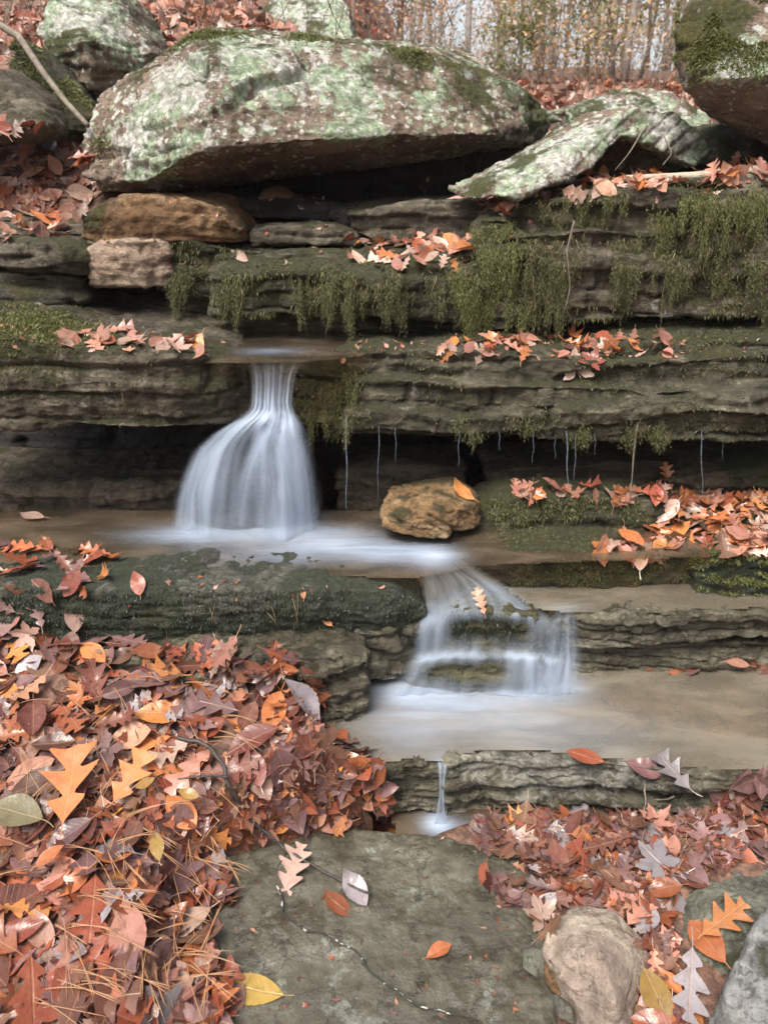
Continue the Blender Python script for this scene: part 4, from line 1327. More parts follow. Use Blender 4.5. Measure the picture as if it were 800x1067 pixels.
def curtain(poly, n, Lm, label, seed, mat='mossblade', dry=6):
    """strands that start on the rock face and hang down, leafy all the way"""
    r = random.Random(seed)
    LV, LQ, k, org = [], [], 0, None
    dp = Parts()
    clumps = []
    for _ in range(max(3, n // 20)):
        px, py = rand_in(poly, r)
        clumps.append((px, py, r.uniform(6, 15), Lm * r.uniform(.6, 1.9)))
    for i in range(int(n * 1.6)):
        cx_, cy_, sd_, Lc = clumps[i % len(clumps)]
        ox = r.gauss(0, 1)
        px, py = cx_ + ox * sd_ * .6, cy_ + r.gauss(0, 5)
        h = cast_px(px, py)
        if not h:
            continue
        p = h[0] + h[1] * .004 + np.array([0, -.004 - .024 * r.random() ** 1.5, 0])
        org = p if org is None else org
        L = Lc * math.exp(-.5 * ox * ox) * r.uniform(.55, 1.0) + .012
        m = int(L / .0036)
        sw = r.uniform(-.10, .10) - .12 * ox
        if i < dry:
            pts = [p + np.array([sw * L * s + .012 * math.sin(s * 5 + i), -.008, -L * 1.3 * s]) for s in np.linspace(0, 1, 7)]
            dp.tube(pts, np.linspace(.0016, .0007, 7), 4)
        for j in range(m):
            s = j / m
            c = p + np.array([sw * L * s + r.gauss(0, .003), r.gauss(-.004, .004) - .01 * s, -L * s])
            ln, wd = r.uniform(.009, .019) * (1 - .4 * s), r.uniform(.0006, .0014)
            d = np.array([r.gauss(0, .55), r.gauss(-.3, .5), r.gauss(-1, .35)])
            d /= np.linalg.norm(d)
            sd = np.cross(d, [r.gauss(0, 1), r.gauss(0, 1), r.gauss(0, 1)])
            sd /= np.linalg.norm(sd) + 1e-9
            LV += [c - sd * wd * .4, c + d * ln * .5 + sd * wd, c + d * ln, c + d * ln * .5 - sd * wd]
            LQ.append((k, k + 1, k + 2, k + 3))
            k += 4
    me = mesh_np('hanging_moss', np.array(LV) - org, np.array(LQ), [M[mat]], smooth=False)
    o = link('hanging_moss', me, loc=org)
    tag(o, label, 'moss', 'moss hanging from the upper ledges')
    if dp.V:
        d = dp.build('dry_roots', M['drystrand'], o, org)
    return o


curtain([(228, 282), (262, 282), (262, 300), (232, 305)], 70, .13, 'moss tuft at the left end of the long mossy ledge', 1, dry=2)
curtain([(285, 284), (350, 284), (350, 305), (290, 305)], 110, .09, 'short moss fringe in the middle of the long mossy ledge', 2, dry=3)
curtain([(330, 290), (385, 290), (380, 315), (340, 315)], 100, .11, 'pointed moss fringe hanging above the waterfall top', 3, dry=5)
curtain([(395, 284), (470, 284), (465, 312), (400, 312)], 130, .09, 'moss fringe on the right part of the long mossy ledge', 4, dry=6)
curtain([(490, 230), (545, 228), (550, 262), (494, 262)], 200, .07, 'bulging moss cushion at the left corner of the upper right ledge', 5, 'mossbright', dry=3)
curtain([(474, 270), (540, 255), (545, 320), (480, 325)], 380, .13, 'thick olive moss curtain at the left end of the upper right ledge', 6, 'mossbright', dry=16)
curtain([(545, 250), (606, 245), (604, 318), (548, 322)], 260, .14, 'stringy moss curtain beside the bare pale rock face', 7, 'mossblade', dry=26)
curtain([(640, 245), (700, 240), (700, 290), (645, 290)], 200, .12, 'narrow moss curtain right of the bare pale face', 8, 'mossblade', dry=14)
curtain([(560, 205), (660, 196), (655, 225), (570, 230)], 190, .08, 'moss fringe on the top edge of the upper right ledge', 9, 'mossblade', dry=8)
curtain([(670, 200), (790, 190), (800, 225), (690, 235)], 340, .11, 'broad green moss curtain under the pale dead branch', 10, 'mossbright', dry=14)
curtain([(700, 250), (800, 245), (800, 310), (705, 310)], 280, .10, 'loose moss curtain at the right edge of the picture', 11, 'mossblade', dry=20)
curtain([(178, 255), (205, 255), (203, 300), (180, 300)], 80, .09, 'dark moss strip hanging on the mossy block', 12, 'mossblade', dry=2)

curtain([(440, 436), (640, 440), (640, 454), (440, 450)], 110, .032, 'thin moss drips under the middle of the double ledge', 13, 'mossblade', dry=0)
curtain([(640, 440), (795, 442), (795, 456), (640, 454)], 110, .034, 'thin moss drips under the right end of the double ledge', 14, 'mossblade', dry=0)
curtain([(314, 395), (368, 388), (368, 430), (320, 430)], 200, .10, 'dark moss on the ledge face just right of the falling jet', 15, 'mossblade', dry=0)
wd = [near(770, 580, 2.38, .12), near(800, 585, 2.36, .08)]
grow('rounded green mossy rock', 7000, .016, .3, 'mossbright', lambda c, n: sum(f(c) for f in wd) * (n[:, 2] > .2), 15)
we = [near(10, 342, 2.6, .16), near(45, 348, 2.7, .14)]
grow('thick mossy shelf', 7000, .014, .3, 'mossbright', lambda c, n: sum(f(c) for f in we) * (n[:, 2] > .3), 16)
# ---------------------------------------------------------------- water
def water_pool_mat(name, tint, milk, base_milk=.18):
    g = G(name)
    o = g.coords((1, 1, 1))
    fo = g.attr('foam')
    n = g.noise(6, 5, .6, g.coords((1.4, 3.2, 1)), .6)
    n2 = g.noise(3, 4, .55, g.coords((1, 2.4, 1)), .5)
    bmp = g.bump(g.math('ADD', n, n2), .22, .012)
    stk = g.noise(1.0, 5, .62, g.coords((3.5, 22, 1), rot=(0, 0, .12)), .5)
    foam = g.math('MULTIPLY', fo, g.math('ADD', .25, g.math('MULTIPLY', stk, 1.5)), True)
    clear = g.n('BsdfTransparent', {'Color': tint})
    silt = g.n('BsdfDiffuse', {'Color': milk})
    body = g.n('MixShader', {0: g.math('ADD', base_milk, g.math('MULTIPLY', g.smooth(n2, .4, .65), .25)), 1: clear.outputs[0], 2: silt.outputs[0]})
    gl = g.n('BsdfGlossy', {'Color': (1, 1, 1), 'Roughness': .11, 'Normal': bmp})
    fr = g.n('Fresnel', {'IOR': 1.33, 'Normal': bmp})
    wat = g.n('MixShader', {0: g.math('MULTIPLY', fr.outputs[0], 1.7, True), 1: body.outputs[0], 2: gl.outputs[0]})
    wh = g.n('BsdfDiffuse', {'Color': (.46, .56, .72)})
    mx = g.n('MixShader', {0: g.math('MULTIPLY', foam, .8), 1: wat.outputs[0], 2: wh.outputs[0]})
    return g.done(mx.outputs[0])


def veil_mat(name, dens=1.0, sx=34, sy=1.6):
    g = G(name)
    uv0 = g.n('UVMap').outputs[0]
    wn = g.n('TexNoise', {'Scale': 1.0, 'Detail': 3.0, 'Vector': g.n('Mapping', {'Vector': uv0, 'Scale': (3.0, 4.0, 1)}).outputs[0]})
    wv = g.n('VectorMath', operation='MULTIPLY_ADD')
    g.set(wv.inputs[0], wn.outputs['Color'])
    wv.inputs[1].default_value = (.16, 0, 0)
    g.set(wv.inputs[2], uv0)
    uv = wv.outputs[0]
    mp = g.n('Mapping', {'Vector': uv, 'Scale': (sx, sy, 1)}).outputs[0]
    mp2 = g.n('Mapping', {'Vector': uv, 'Scale': (sx * .3, sy * .6, 1), 'Location': (3, 1, 0)}).outputs[0]
    mp3 = g.n('Mapping', {'Vector': uv, 'Scale': (sx * .36, sy * 3.4, 1), 'Location': (7, 4, 0)}).outputs[0]
    s = g.math('ADD', g.math('MULTIPLY', g.noise(1, 3, .55, mp), .22), g.math('MULTIPLY', g.noise(1, 2, .5, mp2), .42))
    s = g.math('ADD', s, g.math('MULTIPLY', g.noise(1, 3, .5, mp3), .36))
    al = g.attr('dens')
    a = g.math('MULTIPLY', g.smooth(s, .27, .72), al)
    a = g.math('MULTIPLY', a, dens, True)
    df = g.n('BsdfDiffuse', {'Color': (.54, .63, .77)})
    tl = g.n('BsdfTranslucent', {'Color': (.54, .63, .77)})
    m0 = g.n('MixShader', {0: .4, 1: df.outputs[0], 2: tl.outputs[0]})
    tr = g.n('BsdfTransparent')
    mx = g.n('MixShader', {0: a, 1: tr.outputs[0], 2: m0.outputs[0]})
    return g.done(mx.outputs[0])


M['poolB'] = water_pool_mat('pool_water', (.62, .50, .36), (.20, .155, .105))
M['poolD'] = water_pool_mat('silty_pool_water', (.70, .60, .46), (.25, .218, .165), .36)
M['veil'] = veil_mat('falling_water', 1.1, 16, .7)
M['veil2'] = veil_mat('falling_water_inner', .85, 11, .6)
M['trickle'] = veil_mat('trickle_water', .42, 3, 7)


def pool(name, poly, z, mat, foam=(), label=None, res=.012, wave=.002):
    """poly in (px,py) on the level z"""
    W = np.array([PZ(a, b, z) for a, b in poly])
    lo, hi = W.min(0), W.max(0)
    xs, ys = np.arange(lo[0], hi[0] + res, res), np.arange(lo[1], hi[1] + res, res)
    X, Y = np.meshgrid(xs, ys, indexing='ij')
    ny = len(ys)
    inside = np.zeros(X.shape, bool)
    j = len(W) - 1
    for i in range(len(W)):
        xi, yi, xj, yj = W[i, 0], W[i, 1], W[j, 0], W[j, 1]
        cond = ((yi > Y) != (yj > Y)) & (X < (xj - xi) * (Y - yi) / (yj - yi + 1e-12) + xi)
        inside ^= cond
        j = i
    V = np.stack([X.ravel(), Y.ravel(), np.full(X.size, H + z)], 1)
    fo = np.zeros(len(V))
    hgt = np.zeros(len(V))
    for px, py, rx, ry, w, hh in foam:
        c = PZ(px, py, z)
        e = np.exp(-(((V[:, 0] - c[0]) / rx) ** 2 + ((V[:, 1] - c[1]) / ry) ** 2))
        fo += w * e
        hgt += hh * e
    V[:, 2] += wave * fbm(V * np.array([7, 12, 1.]), 3) + hgt
    ii = (np.arange(X.shape[0] - 1)[:, None] * ny + np.arange(ny - 1)[None])
    ok = inside[:-1, :-1]
    ii = ii[ok]
    q = np.stack([ii, ii + ny, ii + ny + 1, ii + 1], 1)
    used = np.unique(q)
    mp = np.zeros(len(V), int)
    mp[used] = np.arange(len(used))
    me = mesh_np(name, V[used], mp[q], [mat], attrs={'foam': np.clip(fo[used], 0, 1.2)})
    o = link(name, me)
    tag(o, label, 'water', kind='structure')
    return o


def flat_bed(name, poly, z, mat, label):
    pts = [PZ(a, b, z) for a, b in poly]
    return rock(name, [hull(pts + [p - np.array([0, 0, .12]) for p in pts])], mat, label, vox=.012, big=.02, layers=.0, chip=.01, soft=4, seed=len(ROCKS))


# stream bed stones under the water
flat_bed('rock_slab', [(-120, 535), (-120, 590), (420, 588), (470, 572), (640, 566), (740, 558), (500, 545)], -1.31, M['brown'], 'submerged brown bed of the plunge pool')
flat_bed('rock_slab', [(480, 604), (770, 604), (790, 630), (590, 630), (480, 618)], -1.45, M['tan'], 'submerged tan bed of the step pool')
flat_bed('rock_slab', [(340, 700), (860, 690), (880, 770), (470, 765), (380, 775)], -1.735, M['tan'], 'submerged sandy bed of the lowest broad pool')
flat_bed('rock_slab', [(410, 850), (580, 855), (580, 885), (440, 880)], -1.95, M['brown'], 'submerged bed of the tiny bottom pool')

pool('upper_stream', [(200, 378), (310, 378), (372, 372), (420, 352), (460, 342), (200, 342)], -.612, M['poolB'],
     [(282, 366, .11, .05, .2, .0)], 'stream sheet behind the waterfall lip')
pool('plunge_pool', [(-120, 532), (350, 532), (520, 540), (760, 550), (760, 580), (500, 590), (452, 600), (420, 604), (330, 600), (250, 592), (-120, 592)], -1.252, M['poolB'],
     [(262, 554, .28, .07, .85, .012), (345, 566, .20, .07, .48, .0), (410, 576, .14, .07, .40, 0.0), (452, 580, .08, .08, .55, 0), (180, 560, .16, .05, .22, 0), (300, 578, .34, .07, .22, 0)],
     'brown plunge pool whitened under the waterfall')
pool('step_pool', [(440, 598), (780, 598), (830, 632), (760, 635), (680, 637), (600, 640), (560, 636), (440, 622)], -1.402, M['poolD'],
     [(520, 606, .14, .05, .6, 0.0), (585, 636, .08, .05, .12, 0)], 'shallow tan step pool above the foliated ledge')
pool('lower_pool', [(330, 690), (900, 680), (900, 808), (760, 804), (700, 799), (620, 790), (560, 783), (500, 783), (470, 790), (456, 794), (420, 792), (388, 798), (340, 800)], -1.668, M['poolD'],
     [(435, 720, .15, .07, .60, .006), (568, 714, .11, .06, .85, .01), (500, 732, .28, .10, .34, 0), (560, 765, .35, .12, .14, 0), (420, 755, .15, .13, .20, 0), (460, 800, .03, .05, .35, 0)],
     'broad silty pool below the small cascade')
pool('bottom_pool', [(400, 835), (640, 840), (640, 905), (420, 900)], -1.895, M['poolB'],
     [(456, 858, .045, .04, .75, .004), (490, 866, .10, .04, .3, 0)], 'tiny bottom pool behind the greenish slab')


def sheet(name, rows, mat, label, cat='waterfall', ns=50, nt=60, dens=None, parent=None, jitter=.006, seed=0):
    """rows: list of (list of world points across) from top to bottom"""
    rows = [np.asarray(r, float) for r in rows]
    k = len(rows)
    out = []
    tt = np.linspace(0, k - 1, nt)
    grid = np.empty((nt, ns, 3))
    su = np.linspace(0, 1, ns)
    rr_ = [np.stack([np.interp(su, np.linspace(0, 1, len(r)), r[:, c]) for c in range(3)], 1) for r in rows]
    for i, t in enumerate(tt):
        a = int(min(k - 2, math.floor(t)))
        f = t - a
        p0, p1, p2, p3 = rr_[max(a - 1, 0)], rr_[a], rr_[a + 1], rr_[min(a + 2, k - 1)]
        grid[i] = .5 * ((2 * p1) + (-p0 + p2) * f + (2 * p0 - 5 * p1 + 4 * p2 - p3) * f * f + (-p0 + 3 * p1 - 3 * p2 + p3) * f ** 3)
    V = grid.reshape(-1, 3)
    uu, vv = np.meshgrid(su, np.linspace(0, 1, nt))
    V[:, 1] += jitter * pn(np.stack([uu.ravel() * 14 + seed, vv.ravel() * 1.5, np.full(V.shape[0], seed)], 1))
    ii = (np.arange(nt - 1)[:, None] * ns + np.arange(ns - 1)[None]).ravel()
    q = np.stack([ii, ii + 1, ii + ns + 1, ii + ns], 1)
    d = dens(uu.ravel(), vv.ravel()) if dens else np.ones(len(V))
    org = V.mean(0) if parent is None else None
    base = parent.location if parent is not None else org
    me = mesh_np(name, V - np.array(base), q, [mat], uv=np.stack([uu.ravel() + seed, vv.ravel()], 1), attrs={'dens': d})
    o = link(name, me, parent, None if parent is not None else org)
    if parent is None:
        tag(o, label, cat, kind='structure')
    return o


def spray(name, c, rad, dens, label):
    g = G(name)
    tc = g.n('TexCoord').outputs['Object']
    ln = g.n('VectorMath', {0: tc}, operation='LENGTH').outputs['Value']
    f = g.smooth(ln, 1.0, .15)
    nn = g.noise(2.6, 4, .6, tc)
    d = g.math('MULTIPLY', g.math('MULTIPLY', f, g.smooth(nn, .3, .7)), dens)
    v = g.n('VolumePrincipled', {'Color': (.86, .92, 1, 1), 'Density': d})
    g.t.links.new(v.outputs[0], g.out.inputs['Volume'])
    bm = bmesh.new()
    bmesh.ops.create_icosphere(bm, subdivisions=3, radius=1)
    me = bpy.data.meshes.new(name)
    bm.to_mesh(me)
    bm.free()
    me.materials.append(g.m)
    o = link(name, me, loc=c)
    o.scale = rad
    tag(o, label, 'spray', kind='stuff')


spray('spray_mist', PZ(262, 550, -1.22), (.36, .24, .10), 5.0, 'soft white mist where the waterfall meets the plunge pool')
spray('spray_mist', PZ(570, 716, -1.63), (.12, .10, .10), 7.0, 'soft white mist at the right foot of the small cascade')
spray('spray_mist', PZ(450, 722, -1.63), (.20, .12, .07), 5.0, 'soft white mist at the left foot of the small cascade')
# rock under the bell of the main fall
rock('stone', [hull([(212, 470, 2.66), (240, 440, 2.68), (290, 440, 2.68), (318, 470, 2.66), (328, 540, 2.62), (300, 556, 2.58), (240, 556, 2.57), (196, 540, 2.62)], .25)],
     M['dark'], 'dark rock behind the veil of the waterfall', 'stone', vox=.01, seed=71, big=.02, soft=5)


def arc(px0, px1, py, Dc, bulgeD, n=13, sag=0):
    out = []
    for s in np.linspace(-1, 1, n):
        px = (px0 + px1) / 2 + (px1 - px0) / 2 * s
        out.append(P(px, py + sag * (1 - s * s), Dc - bulgeD * math.sqrt(max(0, 1 - s * s))))
    return out


edge = lambda u, p=.12: sstep(0, p, u) * sstep(1, 1 - p, u)
fall_rows = [arc(240, 330, 362, 2.86, .01), arc(250, 322, 374, 2.72, .03), arc(259, 311, 390, 2.65, .03), arc(260, 307, 416, 2.63, .035), arc(257, 309, 427, 2.63, .045),
             arc(247, 314, 435, 2.63, .07), arc(230, 319, 444, 2.63, .10), arc(214, 324, 455, 2.63, .125), arc(198, 329, 471, 2.63, .145), arc(189, 332, 494, 2.62, .16), arc(183, 335, 522, 2.62, .175),
             arc(180, 337, 546, 2.63, .18, sag=6), arc(177, 339, 560, 2.63, .19, sag=6)]
body = lambda v: sstep(.40, .52, v)
wf = sheet('waterfall', fall_rows, M['veil'], 'white silky waterfall spreading like a bell into the plunge pool', ns=110, nt=130, jitter=.016,
           dens=lambda u, v: sstep(.05, .30, v) * ((edge(u, .16) * (1 - body(v)) + edge(u, .09) * body(v)) * ((1 - body(v)) * 1.05 + body(v) * (.38 + 1.1 * np.exp(-((u - .73) / .10) ** 2) + .30 * np.exp(-((u - .20) / .10) ** 2) -
                                                .42 * np.exp(-((u - .50) / .13) ** 2)) + .22 * np.exp(-((v - .50) / .06) ** 2))) * (1 - .8 * sstep(.92, 1, v)), seed=1)
in_rows = [arc(264, 306, 380, 2.70, .02), arc(264, 304, 424, 2.66, .02), arc(246, 312, 441, 2.65, .06), arc(214, 322, 462, 2.65, .10), arc(198, 328, 500, 2.65, .13), arc(186, 333, 558, 2.65, .15, sag=6)]
sheet('inner_veil', in_rows, M['veil2'], None, ns=70, nt=80, parent=wf, seed=4, jitter=.02, dens=lambda u, v: edge(u, .2) * sstep(0, .15, v) * (.34 + .5 * np.exp(-((u - .72) / .16) ** 2)) * (1 - .7 * sstep(.9, 1, v)))
# loose strands thrown clear of the main veil
rs = random.Random(3)
for k in range(9):
    t0, t1 = rs.uniform(.1, .9), rs.uniform(.02, .98)
    a0, a1 = 262 + 44 * t0, 184 + 148 * t1
    w0, w1 = rs.uniform(5, 9), rs.uniform(9, 18)
    hh = rs.uniform(0, .05)
    rows = []
    for v in np.linspace(0, 1, 8):
        py = 424 + (556 - 424) * v
        f = 1 - (1 - v) ** 2.6
        xc, wv = a0 + (a1 - a0) * f, w0 + (w1 - w0) * f
        dd = 2.60 - .13 * f * math.sqrt(max(0, 1 - (2 * t1 - 1) ** 2)) - hh * math.sin(math.pi * v)
        rows.append([P(xc - wv, py, dd + .01), P(xc, py, dd), P(xc + wv, py, dd + .01)])
    sheet('water_strand', rows, M['veil2'], None, ns=12, nt=40, parent=wf, seed=20 + k, jitter=.006, dens=lambda u, v: edge(u, .45) * sstep(0, .25, v) * sstep(1, .9, v) * .5)

# small cascade
CP = [(566, 2.44), (588, 2.39), (606, 2.33), (622, 2.25), (634, 2.185), (650, 2.155), (676, 2.15), (686, 2.115), (704, 2.105), (724, 2.11)]


def crow(py, D, x0, x1, dome):
    out = []
    for s in np.linspace(-1, 1, 15):
        px = (x0 + x1) / 2 + (x1 - x0) / 2 * s
        out.append(P(px, py + dome * s * s, D))
    return out


cx0 = [438, 434, 434, 432, 430, 427, 423, 418, 411, 398]
cx1 = [474, 505, 545, 572, 586, 590, 592, 593, 594, 597]
dm = [0, 6, 14, 18, 16, 12, 8, 6, 5, 4]
cas = sheet('small_cascade', [crow(py, D, a, b, d) for (py, D), a, b, d in zip(CP, cx0, cx1, dm)], M['veil'],
            'small silky cascade stepping down into the broad pool', 'cascade', ns=80, nt=100, seed=7, jitter=.012,
            dens=lambda u, v: edge(u, .16) * sstep(0, .10, v) * np.clip(
                .46 + .60 * np.exp(-((u - .08) / .08) ** 2) + .60 * np.exp(-((v - .20) / .08) ** 2) * np.exp(-((u - .40) / .28) ** 2)
                - .50 * np.exp(-((v - .57) / .075) ** 2) * sstep(.20, .30, u) * sstep(.82, .72, u)
                + .35 * np.exp(-((v - .73) / .045) ** 2)
                - .58 * np.exp(-((v - .86) / .06) ** 2) * sstep(.10, .2, u) * sstep(.68, .56, u)
                + .75 * sstep(.70, .80, u) * sstep(.66, .78, v) + .45 * sstep(.93, 1., v), 0, 1.3))
sheet('side_spill', [crow(628, 2.26, 575, 602, 0), crow(640, 2.19, 572, 604, 2), crow(655, 2.155, 568, 606, 2), crow(690, 2.13, 558, 610, 2), crow(722, 2.11, 536, 614, 2)], M['veil2'], None, parent=cas, ns=40, nt=50, seed=9,
      dens=lambda u, v: edge(u, .45) * sstep(0, .5, v) * (.5 + .8 * sstep(.5, .85, v)))
sheet('tiny_spill', [crow(790, 1.84, 452, 470, 0), crow(800, 1.775, 455, 467, 0), crow(830, 1.765, 456, 464, 0), crow(860, 1.76, 448, 470, 2)], M['veil2'], 'tiny spill dropping between the pale wet stone and cracked ledge',
      'spill', ns=20, nt=40, seed=11, dens=lambda u, v: edge(u, .3) * .9)
# sheet of water creeping over the slab towards the cascade
rr = random.Random(9)
TR = [(361, 440, 530, 2.66, 2.2), (478, 455, 486, 2.62, 1.2), (556, 457, 482, 2.6, 1.4), (590, 455, 512, 2.6, 2.6), (600, 458, 500, 2.6, 1.5), (578, 458, 478, 2.6, 1.2), (730, 455, 520, 2.6, 1.6),
      (493, 455, 475, 2.61, 1.0), (520, 455, 470, 2.61, 1.0), (412, 452, 482, 2.62, 1.0), (395, 450, 520, 2.64, 1.1), (620, 458, 474, 2.6, 1.0), (752, 458, 480, 2.6, 1.0)]
TL = ['thickest trickle nearest the waterfall', 'faint trickle above the ochre stone', 'trickle dropping near the left of the mossy block', 'bright trickle falling onto the mossy block',
      'twin trickle just right of the bright trickle', 'short trickle just left of the bright trickle', 'trickle beside the root near the right edge', 'second faint trickle above the ochre stone',
      'lone short trickle left of the mossy block top', 'short trickle above the left of the ochre stone', 'long faint trickle left of the ochre stone', 'short drip right of the twin trickle', 'short drip nearest the right edge']
for (px, y0, y1, D, w), lb in zip(TR, TL):
    h = cast_px(px, y0 - 6)
    D = h[0][1] - .006 if h else D
    a, b = P(px, y0 - 6, D), P(px + rr.uniform(-2, 2), y1, D)
    pt = Parts()
    n = 12
    path = [a + (b - a) * s + np.array([.002 * math.sin(9 * s + px), 0, 0]) for s in np.linspace(0, 1, n)]
    V, Q, T = tube(path, np.linspace(w * .0012, w * .0005, n), 5)
    uvs = np.stack([np.arange(len(V)) % 6 / 6, (V[:, 2] - b[2]) / (a[2] - b[2])], 1)
    o = link('water_trickle', mesh_np('water_trickle', V - a, [Q, T], [M['trickle']], uv=uvs, attrs={'dens': np.ones(len(V))}), loc=a)
    tag(o, lb, 'trickle', 'trickles off the double ledge')

# hanging roots on the right ledge
for pts, lb in [([(664, 440, 2.58), (660, 470, 2.57), (658, 500, 2.57), (656, 518, 2.57)], 'bare root hanging below the right end of the double ledge'),
                ([(598, 230, 2.93), (590, 262, 2.92), (594, 300, 2.92), (586, 330, 2.92)], 'dangling root on the upper right ledge'),
                ([(690, 115, 3.4), (670, 135, 3.25), (655, 160, 3.2), (640, 178, 3.2)], 'dead twig leaning across the dark end of the leaning slab'),
                ([(700, 120, 3.4), (690, 140, 3.3), (700, 160, 3.25), (690, 172, 3.2)], 'short dead twig right of the longer dead twig')]:
    w = np.array([P(*p) for p in pts])
    t = np.linspace(0, 3, 16)
    pth = np.stack([np.interp(t, range(4), w[:, k]) for k in range(3)], 1)
    pth[1:-1] = (pth[:-2] + 2 * pth[1:-1] + pth[2:]) / 4
    pt = Parts()
    pt.tube(pth, np.linspace(.0045, .0018, 16), 6)
    tag(pt.build('root' if 'root' in lb else 'twig', M['branch'], None, pth[0]), lb, 'root' if 'root' in lb else 'twig')

# ---------------------------------------------------------------- background trees
M['fgreen'] = blade_mat('foliage_green', (.14, .16, .05), (.30, .31, .11), .5)
M['folive'] = blade_mat('foliage_olive', (.16, .14, .05), (.30, .24, .09), .45)
M['forange'] = blade_mat('foliage_orange', (.50, .25, .10), (.64, .40, .20), .5)
M['fred'] = blade_mat('foliage_red', (.40, .07, .03), (.50, .14, .05), .35)


def leafcloud(centres, rads, per, size, r):
    V, Q, k = [], [], 0
    for c, rad in zip(centres, rads):
        m = max(1, int(per))
        p = r.normal(0, 1, (m, 3))
        p = c + p / (np.linalg.norm(p, axis=1)[:, None]) * (r.random((m, 1)) ** .5) * rad * np.array([1, 1, .8])
        d = r.normal(0, 1, (m, 3))
        d /= np.linalg.norm(d, axis=1)[:, None]
        s = np.cross(d, r.normal(0, 1, (m, 3)))
        s /= np.linalg.norm(s, axis=1)[:, None]
        L = size * r.uniform(.6, 1.3, (m, 1))
        V.append(np.stack([p - d * L * .5, p + s * L * .3, p + d * L * .5, p - s * L * .3], 1).reshape(-1, 3))
        Q.append(np.arange(m)[:, None] * 4 + np.arange(4)[None] + k)
        k += 4 * m
    return np.concatenate(V), np.concatenate(Q)


def tree(px, pyb, D, r0, lean, hgt, bark, fol, label, seed, crown=1.0, low=.25, name='tree', cat='tree'):
    r = np.random.default_rng(seed)
    base = P(px, pyb, D)
    hh = cast_down(base[0], base[1])
    base = hh[0] - np.array([0, 0, .1]) if hh else base
    o = bpy.data.objects.new(name, None)
    COL.objects.link(o)
    o.location = base
    tag(o, label, cat)
    n = 16
    s = np.linspace(0, 1, n)
    path = np.stack([lean * hgt * s + .03 * hgt * pn(np.stack([s * 3, s * 0 + seed, s * 0], 1)), .02 * hgt * pn(np.stack([s * 3, s * 0 + seed + 9, s * 0], 1)), hgt * s], 1)
    rad = r0 * .55 * (1 - .75 * s) * (1 + .4 * np.exp(-s * 30))
    pt = Parts()
    pt.tube(path, rad, 9)
    bt = pt
    cen, rads = [], []
    nb = int(12 * crown) + 4
    for b in range(nb):
        t = r.uniform(low, .98)
        i = min(n - 1, int(t * n))
        p0 = path[i]
        an = r.uniform(0, 6.28)
        L = hgt * .28 * (1.1 - t) * r.uniform(.6, 1.3) + .3
        d = np.array([math.cos(an), math.sin(an), r.uniform(.1, .9)])
        pts = [p0]
        for k in range(5):
            d = d + r.normal(0, .22, 3)
            pts.append(pts[-1] + d / np.linalg.norm(d) * L / 5)
        bt.tube(pts, np.linspace(rad[i] * .45, .006, 6), 5)
        for k in (3, 4, 5):
            q_ = [pts[k]]
            dd = d + r.normal(0, .8, 3)
            for _ in range(3):
                dd = dd + r.normal(0, .3, 3)
                q_.append(q_[-1] + dd / np.linalg.norm(dd) * L * .14)
            bt.tube(q_, np.linspace(.008, .003, 4), 4)
            cen.append(q_[-1])
            rads.append(L * .22 + .08)
            cen.append(pts[k])
            rads.append(L * .18 + .08)
    bt.build('trunk', bark, o)
    if fol is not None:
        V, Q = leafcloud(cen, rads, 46 * crown, .055, r)
        link('crown', mesh_np('crown', V, Q, [fol], smooth=False), o)
    return o


T = [(485, 70, 11.0, .075, -.01, 8, 'bark', 'forange', 'straight grey tree behind the left part of the slope skyline', 1.0),
     (540, 70, 14.0, .06, .01, 8, 'bark2', 'folive', 'thin brown tree between the grey trees on the slope', 1.0),
     (563, 75, 12.0, .07, .0, 9, 'bark2', 'fgreen', 'darker tree just left of the pale straight trunk', 1.2),
     (576, 75, 12.8, .085, .005, 9, 'bark', 'folive', 'pale straight trunk at the middle of the skyline', 1.0),
     (636, 85, 12.0, .075, .03, 9, 'bark2', 'forange', 'left of the twin trunks leaning apart above the leaning slab', 1.0),
     (650, 85, 11.4, .09, .06, 9, 'bark', 'fgreen', 'right of the twin trunks leaning apart above the leaning slab', 1.2),
     (664, 85, 14.0, .05, .04, 8, 'bark2', 'forange', 'slim tree right of the twin leaning trunks', .9),
     (704, 90, 9.5, .05, .02, 7, 'bark', 'folive', 'pale tree beside the upper right corner boulder', .8),
     (610, 80, 17.0, .08, .0, 10, 'bark2', 'forange', 'distant orange crowned tree between the pale trunk and twin trunks', 1.2),
     (520, 70, 18.0, .08, .0, 10, 'bark', 'fgreen', 'distant green crowned tree right of the straight grey tree', 1.2),
     (690, 85, 19.0, .09, .0, 10, 'bark2', 'fgreen', 'distant green tree behind the pale tree by the corner boulder', 1.2),
     (455, 60, 16.0, .07, .0, 9, 'bark', 'folive', 'grey tree far up the slope left of the straight grey tree', 1.0),
     (430, 50, 12.5, .035, .02, 5, 'bark', 'fred', 'sapling with orange red leaves above the huge block', .9),
     (366, 30, 8.6, .025, -.02, 3, 'bark2', 'fred', 'low red leaved sapling behind the huge block', .8),
     (578, 70, 9.6, .02, .02, 1.5, 'bark2', 'fgreen', 'small yellowish green bush in front of the pale straight trunk', .8)]
for i, (px, py, D, r0, ln, hg, bk, fo, lb, cr) in enumerate(T):
    tree(px, py, D, r0, ln, hg, M[bk], M[fo], lb, 200 + i, cr, low=.12 if hg < 6 else .10)

